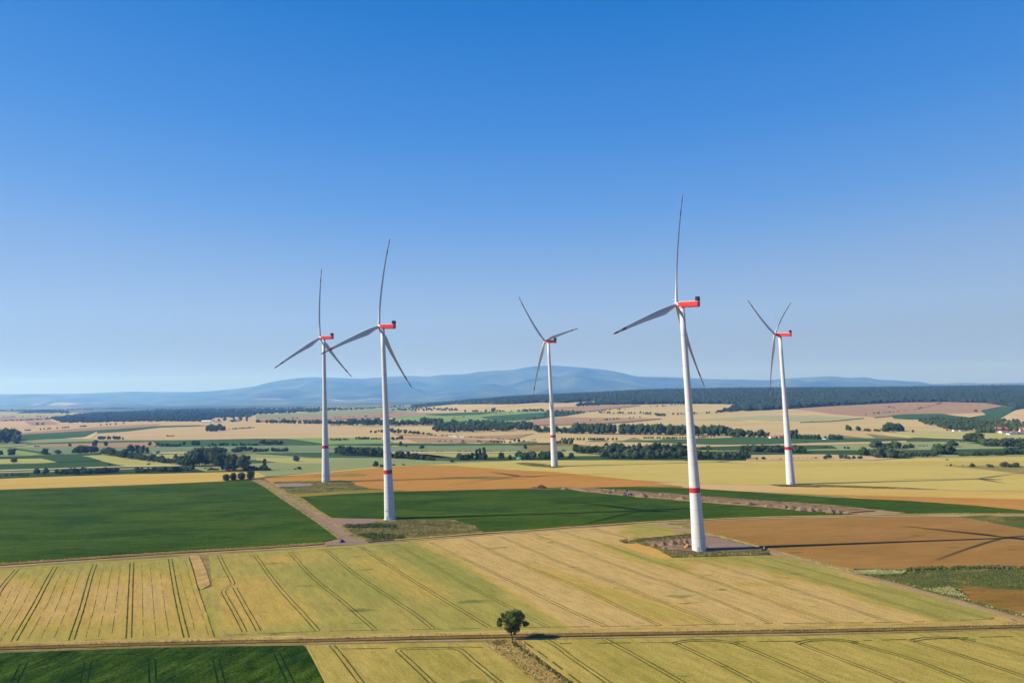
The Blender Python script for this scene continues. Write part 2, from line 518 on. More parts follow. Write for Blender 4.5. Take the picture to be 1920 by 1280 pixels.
field('barley_field', [(-260, 909), (0, 897), (240, 888.5), (430, 885), (500, 884.5), (500, 893), (470, 897), (415, 902), (240, 909.5), (0, 917.5), (-260, 932)], M_GOLD, 0.8, 18)
field('wheat_field', [(-260, 1084), (0, 1065), (200, 1052), (353, 1042), (362, 1070), (371, 1104), (388, 1150), (402, 1197), (200, 1203), (0, 1209), (-260, 1220)], M_WHEATL, 0.8, 12, 0, R9)
field('wheat_field', [(392, 1041), (560, 1028), (690, 1019.5), (800, 1012), (950, 1000.5), (1060, 992), (1180, 983.5), (1238, 984), (1286, 1000.5), (1200, 1009), (1164, 1015), (1180, 1021), (1262, 1045), (1330, 1043.5), (1440, 1040), (1500, 1050), (1560, 1066.5), (1650, 1091), (1760, 1121), (1880, 1154), (1903, 1164), (1890, 1168), (1700, 1173), (1500, 1175), (1200, 1178), (960, 1181), (700, 1187), (405, 1198), (390, 1153), (374, 1106), (399, 1099)], M_WHEAT, 0.8, 10, 0, R8)
field('beet_field', [(-260, 1236), (0, 1223), (200, 1216), (400, 1211), (569, 1209), (590, 1245), (608, 1282), (650, 1390), (-420, 1420)], M_BEET2, 0.5, 14, .3)
field('wheat_field', [(575, 1208.5), (800, 1204), (903, 1203), (930, 1222), (962, 1244), (1012, 1284), (1120, 1390), (660, 1390), (612, 1282)], M_WHEATN, 0.8, 14)
field('wheat_field', [(978, 1199), (1200, 1195.5), (1500, 1191), (1920, 1181), (2160, 1175), (2400, 1390), (1210, 1390), (1090, 1288), (1010, 1228)], M_WHEATN, 0.8, 14)
# beyond the road
field('beet_field', [(566, 931.5), (640, 926.5), (740, 922), (900, 918.5), (1000, 917), (1040, 916), (1060, 914.5), (1090, 920.5), (1170, 928.5), (1290, 939), (1440, 951), (1560, 960), (1620, 965), (1440, 967.5), (1290, 973), (1200, 977.5), (1060, 987), (960, 994), (905, 997), (870, 986), (800, 976), (740, 971.5), (622, 969.5), (596, 953)], M_BEET, 0.45, 14, .3)
field('beet_field', [(1100, 914.5), (1200, 912.5), (1290, 914.5), (1440, 924), (1560, 932), (1700, 938), (1840, 948), (1920, 956), (2160, 968), (2160, 975), (1920, 962.5), (1700, 961.5), (1640, 955), (1440, 938.5), (1290, 928), (1150, 918)], M_BEET, 0.45, 14, .3)
field('ripe_barley_field', [(497, 896), (560, 891), (640, 884), (720, 877), (800, 872), (860, 873.5), (960, 880.5), (1050, 885), (1110, 891), (1200, 900), (1280, 911.5), (1200, 911.5), (1100, 913.5), (1060, 912.5), (1030, 914), (960, 916), (900, 917.5), (740, 921), (640, 925), (564, 930.5), (530, 912)], M_ORANGE, 0.75, 14)
field('yellow_wheat_field', [(500, 894), (600, 884.5), (700, 875), (800, 868.5), (870, 865.5), (960, 862.8), (1080, 861.5), (1300, 862.5), (1450, 863), (1600, 862), (1680, 859), (1920, 853.5), (2160, 850), (2160, 927), (1920, 921), (1600, 915), (1470, 909.5), (1300, 905.5), (1170, 896.5), (1110, 890), (1050, 884), (960, 879.5), (860, 872.5), (800, 871.5), (720, 876.5), (640, 883.5), (560, 890.5)], M_GOLD2, 0.8, 16)
field('stubble_field', [(1172, 902), (1300, 905.8), (1470, 909.8), (1600, 915.3), (1920, 921.5), (2160, 927.5), (2160, 942), (1920, 936), (1700, 931), (1560, 927.5), (1380, 919.5), (1290, 913.5), (1230, 907)], M_PINK, 0.3, 16)
field('stubble_field', [(1420, 919), (1560, 916.5), (1920, 924), (2160, 930), (2160, 941), (1920, 935), (1700, 930), (1560, 926.5)], M_GOLD, 0.7, 16)
field('ripe_barley_field', [(1585, 929), (1700, 931.5), (1920, 936.5), (2160, 942.5), (2160, 967), (1920, 955), (1840, 947), (1700, 937.5), (1620, 933.5)], M_ORANGE, 0.75, 16)
field('brown_field', [(1290, 979), (1340, 976), (1440, 973), (1600, 970), (1720, 968.5), (1805, 970.5), (1850, 978.5), (1920, 992), (2160, 1016), (2160, 1068), (1920, 1063), (1800, 1062), (1700, 1067), (1600, 1065.5), (1540, 1054.5), (1490, 1041), (1440, 1027), (1370, 1008), (1300, 993)], M_BROWN, 0.9, 12, .3)
field('green_meadow', [(1800, 967.5), (1850, 965.5), (1920, 968), (2160, 978), (2160, 1014), (1920, 990.5), (1852, 977)], M_SCRUB, 0.4, 14, .3)
field('scrub_ground', [(1600, 1069), (1700, 1070), (1800, 1064), (1920, 1064.5), (2160, 1070), (2160, 1215), (1920, 1153), (1860, 1140), (1780, 1117), (1700, 1096), (1640, 1080)], M_SCRUB, 0.25, 12, .4)
field('ochre_field', [(1790, 1104), (1830, 1100), (1920, 1106), (2160, 1120), (2160, 1200), (1920, 1148), (1860, 1134), (1815, 1120)], M_OCHRE, 0.5, 12, 1.2)
field('pale_weeds', [(1598, 1069.5), (1640, 1067.5), (1700, 1069.5), (1690, 1075), (1640, 1076)], crop('pale_weeds', C(190, 192, 124), C(150, 156, 84), 6, .8, .3), 0.7, 8, .8)
# the rough ground and pads round the towers
field('rough_ground', [(512, 903), (560, 901.5), (600, 901), (640, 899.5), (664, 904), (668, 909), (690, 914), (730, 917.5), (690, 921.5), (640, 924.5), (563, 930), (540, 921), (520, 910)], M_ROUGH, 0.8, 10, .6)
field('weedy_patch', [(572, 894), (610, 889.5), (660, 886.8), (692, 888.5), (684, 891.5), (640, 892.5)], crop('olive_weeds_in_barley', C(168, 140, 66), C(134, 124, 60), 14, .8, .2), .85, 8, .6)
field('weedy_patch', [(808, 896), (850, 893.5), (905, 892.5), (990, 897.5), (900, 898)], bpy.data.materials['olive_weeds_in_barley'], .85, 8, .5)
field('weedy_strip', [(545, 925.5), (640, 920.5), (720, 917), (760, 918.5), (740, 921.5), (640, 925.8), (564, 931.2)], crop('olive_yellow_weeds', C(158, 142, 60), C(140, 130, 52), 10, .8, .2), 0.95, 10)
field('gravel_pad', [(516, 906.5), (550, 905), (588, 906.5), (583, 910), (560, 911.5), (522, 912)], M_GRAVEL2, 0.9, 8)
field('rough_ground', [(642, 984.5), (690, 979), (720, 975), (760, 973), (850, 973.5), (890, 985), (906, 997), (800, 1006), (740, 1011), (692, 1015), (664, 1001)], M_ROUGH, 0.6, 9, .6)
field('gravel_pad', [(604, 971), (655, 971.5), (702, 972), (708, 976), (690, 980.5), (655, 982.5), (640, 985), (622, 978)], M_GRAVEL, 0.62, 8)
field('rough_ground', [(1158, 1014.5), (1190, 1010), (1262, 1003), (1300, 1000), (1345, 1006), (1440, 1030), (1444, 1038.5), (1330, 1043), (1262, 1045), (1225, 1034), (1196, 1022)], M_ROUGH, 0.5, 8, .4)
field('gravel_pad', [(1318, 1003), (1345, 1007.5), (1400, 1021), (1432, 1029), (1380, 1032), (1318, 1032.5)], M_GRAVEL, 0.56, 8, .3)
field('rough_ground', [(966, 868), (985, 866.5), (1010, 868), (1040, 872), (1058, 875), (1040, 876.5), (1000, 873.5), (978, 871)], M_ROUGH, 1.0, 8, .5)
field('rough_ground', [(1440, 907.5), (1470, 907), (1560, 908.5), (1700, 913.5), (1760, 917), (1640, 914.5), (1520, 911.5), (1460, 910.5)], M_ROUGH, 1.0, 8, .4)
field('olive_field', [(1775, 873.5), (1840, 872), (1920, 873), (2160, 875), (2160, 902), (1920, 889), (1850, 880)], crop('olive_stand', C(168, 150, 90), C(150, 140, 84), 30, 1, .1), 1.0, 14)
# bare soil strip with heaps
field('dirt_strip', [(1064, 914), (1090, 912.8), (1150, 917), (1290, 927.5), (1440, 938), (1560, 946), (1640, 954.5), (1700, 961), (1640, 966), (1560, 959.5), (1440, 950.5), (1290, 938.5), (1170, 928), (1092, 920)], M_DIRT, 0.5, 8, .5)
field('straw_strip', [(355, 1041), (373, 1040), (386, 1066), (395, 1095), (378, 1104), (371, 1099), (364, 1070)], crop('flattened_straw', C(214, 182, 116), C(180, 146, 84), 4, .5, .3, 1.3, .4, blotch=[(3, .6, C(120, 96, 50), .7)]), 0.35, 5, .4)
field('waste_strip', [(906, 1202.5), (940, 1198), (976, 1199), (1008, 1228), (1088, 1288), (1205, 1390), (1125, 1390), (1014, 1284), (964, 1244), (932, 1222)], crop('dry_waste_grass', C(206, 174, 104), C(170, 144, 78), 5, .6, .3, -.75, .2, blotch=[(6, .56, C(96, 104, 44), .8), (5, .6, C(168, 112, 62), .8)]), 0.25, 8, .5)
field('soil_bank', [(1085, 913.5), (1150, 917), (1290, 927), (1440, 938), (1560, 947), (1640, 956), (1600, 959.5), (1560, 956), (1440, 946.5), (1290, 935), (1170, 924.5), (1095, 918)], crop('churned_soil', C(168, 136, 104), C(138, 112, 84), 7, .8, .35, blotch=[(6, .56, C(84, 96, 48), .8)]), 1.3, 6, .8)
field('bare_soil', [(1205, 1012), (1262, 1006), (1322, 1002), (1330, 1031), (1300, 1031.5), (1262, 1030), (1222, 1022)], crop('brown_building_soil', C(168, 138, 112), C(142, 116, 90), 6, .6, .3, blotch=[(5, .56, C(112, 104, 60), .8)]), 0.62, 6, .6)
field('golden_patch', [(1172, 1018.5), (1195, 1018), (1232, 1029), (1262, 1045.5), (1238, 1046.5), (1208, 1037), (1182, 1027)], crop('golden_thin_stand', C(222, 172, 92), C(206, 168, 88), 8, .6, .15), 0.86, 6, .4)
field('grass_verge', [(480, 898.5), (486, 898), (528, 919), (578, 945), (612, 966), (650, 991), (662, 1002), (655, 1003), (636, 989), (600, 966.5), (566, 946.5), (518, 921)], crop('track_verge', C(186, 160, 104), C(142, 128, 74), 5, .5, .3, blotch=[(5, .56, C(104, 106, 56), .8)]), 0.5, 7, .7)
field('grass_verge', [(498, 914), (506, 914), (538, 935), (570, 956), (608, 982), (636, 1003), (641, 1009), (632, 1009), (626, 1003), (596, 981.5), (560, 956), (530, 936)], crop('track_verge', C(176, 152, 100), C(136, 122, 72), 5, .5, .3, blotch=[(5, .56, C(104, 106, 56), .8)]), 0.5, 7, .7)
# paths
field('farm_track', [(470, 897.5), (482, 898), (522, 919), (572, 945), (607, 966), (643, 991), (667, 1011), (692, 1017), (740, 1013), (742, 1015.5), (690, 1020), (612, 1022), (600, 1019), (637, 1010.5), (630, 1003), (600, 981), (562, 955), (532, 935), (500, 913)], M_GRAVEL, 0.2, 8, .3)
field('farm_road', [(-260, 1078), (0, 1059.5), (300, 1038), (500, 1027), (612, 1020), (612, 1023), (500, 1030), (300, 1041), (0, 1062.5), (-260, 1081)], M_PATH, 0.15, 12)
field('farm_road', [(740, 1013), (950, 998.5), (1060, 990), (1180, 979.5), (1240, 975.5), (1290, 973.5), (1440, 969.5), (1660, 964.5), (1920, 963.3), (2160, 972), (2160, 975.5), (1920, 966.3), (1800, 967), (1660, 967.5), (1440, 972), (1290, 977), (1250, 980), (1240, 982.5), (1180, 982.3), (1060, 991.5), (950, 1000), (740, 1015)], M_PATH, 0.2, 12)
field('farm_track', [(1240, 979), (1290, 993), (1340, 1003), (1440, 1029), (1560, 1064), (1700, 1098), (1920, 1159), (2160, 1225), (2160, 1240), (1920, 1164), (1700, 1103), (1560, 1068), (1440, 1035), (1330, 1006), (1280, 996), (1222, 982)], crop('pink_earth_track', C(184, 152, 118), C(168, 140, 106), 7, .5, .2, blotch=[(5, .6, C(140, 128, 78), .7)]), 0.3, 9, .3)
field('farm_road', [(-260, 1228), (0, 1216), (200, 1210.5), (400, 1205), (600, 1202), (900, 1197), (1100, 1193.5), (1500, 1186), (1920, 1174), (2160, 1168), (2160, 1171), (1920, 1178), (1500, 1189), (1100, 1195.8), (900, 1200), (600, 1205.5), (400, 1208.5), (200, 1213.5), (0, 1220), (-260, 1232)], crop('dusty_road', C(190, 166, 122), C(168, 146, 102), 5, .5, .2, blotch=[(8, .5, C(158, 140, 76), .8)]), 0.12, 9, .2)

# ------------------------------------------------------------------ wheel tracks: flat strips, shade of the grooves in their dark green
def spline(P, step):
    P = [Vector(p) for p in P]; out = []
    for i in range(len(P) - 1):
        p0 = P[i - 1] if i else P[i] * 2 - P[i + 1]
        p1, p2 = P[i], P[i + 1]
        p3 = P[i + 2] if i + 2 < len(P) else P[i + 1] * 2 - P[i]
        k = max(2, int((p2 - p1).length / step))
        for j in range(k):
            t = j / k
            out.append(0.5 * ((2 * p1) + (p2 - p0) * t + (2 * p0 - 5 * p1 + 4 * p2 - p3) * t * t + (3 * p1 - p0 - 3 * p2 + p3) * t ** 3))
    out.append(P[-1])
    return out
def ribbon(V, T, pts, off, wd, z, breaks=0.0):
    base = None
    for i, p in enumerate(pts):
        a = pts[max(0, i - 1)]; b = pts[min(len(pts) - 1, i + 1)]
        d = (b - a); d.z = 0; d.normalize(); nrm = Vector((-d.y, d.x, 0))
        ww = wd * (0.75 + 0.5 * random.random())
        c = p + nrm * (off + random.uniform(-.05, .05))
        n0 = len(V)
        V.append((c.x - nrm.x * ww / 2, c.y - nrm.y * ww / 2, z)); V.append((c.x + nrm.x * ww / 2, c.y + nrm.y * ww / 2, z))
        if base is not None and random.random() >= breaks: T.append((base, n0, n0 + 1)); T.append((base, n0 + 1, base + 1))
        base = n0
def tracks(name, pairs, singles, h, m, wd=.5, gauge=1.9, sw=.22):
    V, T = [], []
    for P in pairs:
        pts = spline([U(x, y, h) for x, y in P], 3.0)
        for s in (-1, 1): ribbon(V, T, pts, s * gauge / 2, wd, h + .03)
    for P in singles:
        pts = spline([U(x, y, h) for x, y in P], 4.0)
        ribbon(V, T, pts, 0, sw, h + .035, .22)
    o = link(name, trimesh(name, V, T, m))
    tag(o, kind='structure')
PL = [[(-60, 1215), (-20, 1150), (2, 1103), (32, 1067)], [(26, 1201), (66, 1132), (88, 1090), (104, 1062)], [(134, 1199), (155, 1135), (170, 1080), (178, 1058)],
      [(241.5, 1196), (244, 1135), (246, 1085), (247.5, 1055)], [(350, 1195), (338, 1147), (328, 1100), (319, 1047)]]
sg = []
for a, b in zip(PL[:-1], PL[1:]):
    for f in (.25, .47, .7): sg.append([(p[0] * (1 - f) + q[0] * f, p[1] * (1 - f) + q[1] * f + (3 if i == 3 else -4 if i == 0 else 0)) for i, (p, q) in enumerate(zip(a, b))])
sg += [[(333, 1060), (345, 1105), (358, 1150), (366, 1185)], [(348, 1052), (362, 1105), (380, 1155), (391, 1190)]]
tracks('wheel_tracks', PL, sg, .8, M_RUT, .62, 2.0)
tracks('wheel_tracks', [], [[(-60, 1216), (26, 1205), (134, 1200.5), (242, 1197), (350, 1196), (403, 1199)], [(0, 1068), (104, 1061.5), (178, 1057), (248, 1053), (320, 1047)], [(372, 1104), (388, 1150), (403, 1196)]], .8, M_RUT, sw=.5)
P8 = [[(410, 1040), (425, 1070), (436, 1090), (435, 1096), (425, 1101), (419, 1108), (424, 1119), (440, 1147), (459, 1184)],
      [(440, 1101), (460, 1137), (475, 1163), (485, 1182)],
      [(479, 1041), (512, 1087), (542, 1122), (570, 1152), (596, 1182)],
      [(544, 1035), (585, 1080), (640, 1125), (675, 1155), (703, 1179)],
      [(611, 1030), (665, 1075), (720, 1112), (780, 1152), (812, 1178)],
      [(677, 1025), (730, 1060), (805, 1107), (880, 1152), (918, 1175)],
      [(740, 1019), (805, 1055), (880, 1098), (960, 1140), (1028, 1175)],
      [(807, 1016), (880, 1052), (960, 1090), (1060, 1140), (1138, 1174)],
      [(872, 1009), (960, 1050), (1085, 1100), (1172, 1142), (1238, 1172)],
      [(937, 1005), (960, 1015), (1060, 1057), (1160, 1095), (1260, 1135), (1347, 1169)],
      [(1000, 1000), (1085, 1032), (1185, 1070), (1310, 1112), (1445, 1167)],
      [(1047, 995), (1120, 1016), (1210, 1047), (1285, 1070), (1385, 1105), (1470, 1135), (1562, 1166)],
      [(1112, 991), (1172, 1007)],
      [(1305, 1049), (1360, 1065), (1440, 1089), (1565, 1130), (1667, 1165)],
      [(1370, 1045), (1440, 1061), (1560, 1095), (1690, 1135), (1777, 1162)],
      [(1440, 1047), (1565, 1080), (1690, 1115), (1815, 1150), (1862, 1160)]]
tracks('wheel_tracks', P8[:6], [], .8, M_RUT, .5)
tracks('wheel_tracks', P8[6:], [], .8, crop('faint_wheel_track', C(112, 108, 56), C(130, 122, 66), 6, .5, .4), .55)  # fainter tone, track shade again mixed into the green
tracks('wheel_tracks', [], [[(405, 1191), (600, 1183), (810, 1179), (1030, 1175)], [(1030, 1175), (1240, 1172), (1450, 1168), (1667, 1166), (1800, 1162), (1862, 1159), (1856, 1156)],
    [(400, 1047), (544, 1035), (677, 1025), (800, 1016)], [(1060, 996), (1180, 987), (1235, 990)], [(1172, 1008), (1235, 1003)], [(1250, 1050), (1305, 1049), (1340, 1046), (1440, 1045), (1500, 1054)]], .8, M_RUT, sw=.55)
tracks('wheel_tracks', [[(622, 1209), (640, 1230), (677, 1279), (725, 1335)],
      [(850, 1214), (790, 1215), (752, 1216), (747, 1220), (756, 1228), (810, 1279), (870, 1338)],
      [(840, 1213.5), (862, 1217), (892, 1242), (937, 1279), (1000, 1338)]],
      [[(640, 1216), (747, 1214), (860, 1212), (905, 1213)], [(640, 1216), (600, 1217)]], .8, M_RUT, .55, 1.9, .7)
tracks('wheel_tracks', [[(1024, 1199), (1045, 1211), (1072, 1232), (1142, 1280), (1230, 1345)],
      [(1132, 1197), (1185, 1225), (1280, 1279), (1380, 1340)],
      [(1262, 1203), (1335, 1237), (1417, 1279), (1520, 1335)],
      [(1372, 1203), (1440, 1230), (1550, 1279), (1680, 1340)],
      [(1497, 1205), (1590, 1240), (1690, 1279), (1850, 1345)],
      [(1590, 1201), (1715, 1237), (1820, 1279), (1950, 1335)],
      [(1710, 1200), (1815, 1232), (1920, 1267), (2050, 1310)],
      [(1802, 1197), (1920, 1227), (2050, 1262)]],
      [[(983, 1203), (1020, 1228), (1100, 1288)], [(1050, 1206), (1200, 1204), (1260, 1204)], [(1380, 1202), (1500, 1201)], [(1600, 1200), (1700, 1198), (1900, 1192)]], .8, M_RUT, .58, 1.9, .8)
tracks('wheel_tracks', [[(1262, 1206), (1290, 1200.5), (1340, 1200), (1385, 1206)], [(1494, 1206), (1520, 1199.5), (1570, 1199), (1610, 1204)], [(1708, 1201), (1735, 1196), (1790, 1195), (1830, 1200)]], [], .8, M_RUT, .85, 1.9)
tracks('wheel_tracks', [[(45, 1243), (24, 1284), (0, 1330)], [(165, 1240), (157, 1284), (148, 1330)], [(285, 1235), (287, 1284), (290, 1330)], [(405, 1236), (417, 1284), (430, 1330)], [(519, 1224), (545, 1279), (565, 1330)]], [[(-60, 1234), (200, 1226), (400, 1221), (560, 1220)]], .5, M_RUTG, .6, 2.2, .6)

# ------------------------------------------------------------------ valley and hill fields
def cf(name, c1, c2=None, patch=150, **k):
    c2 = c2 or tuple(int(v * .95) for v in c1)
    return crop(name, C(*c1), C(*c2), patch, 3.0, .05, 0.1, .3, **k)
V_DG = cf('far_beet', (74, 104, 66), (82, 112, 68))
V_DG2 = cf('far_dark_green', (74, 100, 58), (64, 92, 54))
V_PG = cf('far_pale_green', (160, 166, 112), (148, 158, 104))
V_PG2 = cf('far_grey_green', (138, 152, 110), (128, 146, 104))
V_BG = cf('far_bright_green', (138, 164, 92), (150, 168, 100))
V_YG = cf('far_yellow_green', (190, 182, 104), (178, 176, 100))
V_TAN = cf('far_tan', (222, 190, 142), (212, 180, 134))
V_PNK = cf('far_pink_tan', (214, 187, 136), (206, 178, 126))
V_MAU = cf('far_mauve_fallow', (184, 152, 116), (174, 144, 110))
V_CREAM = cf('far_cream_path', (226, 204, 150), (216, 190, 140))
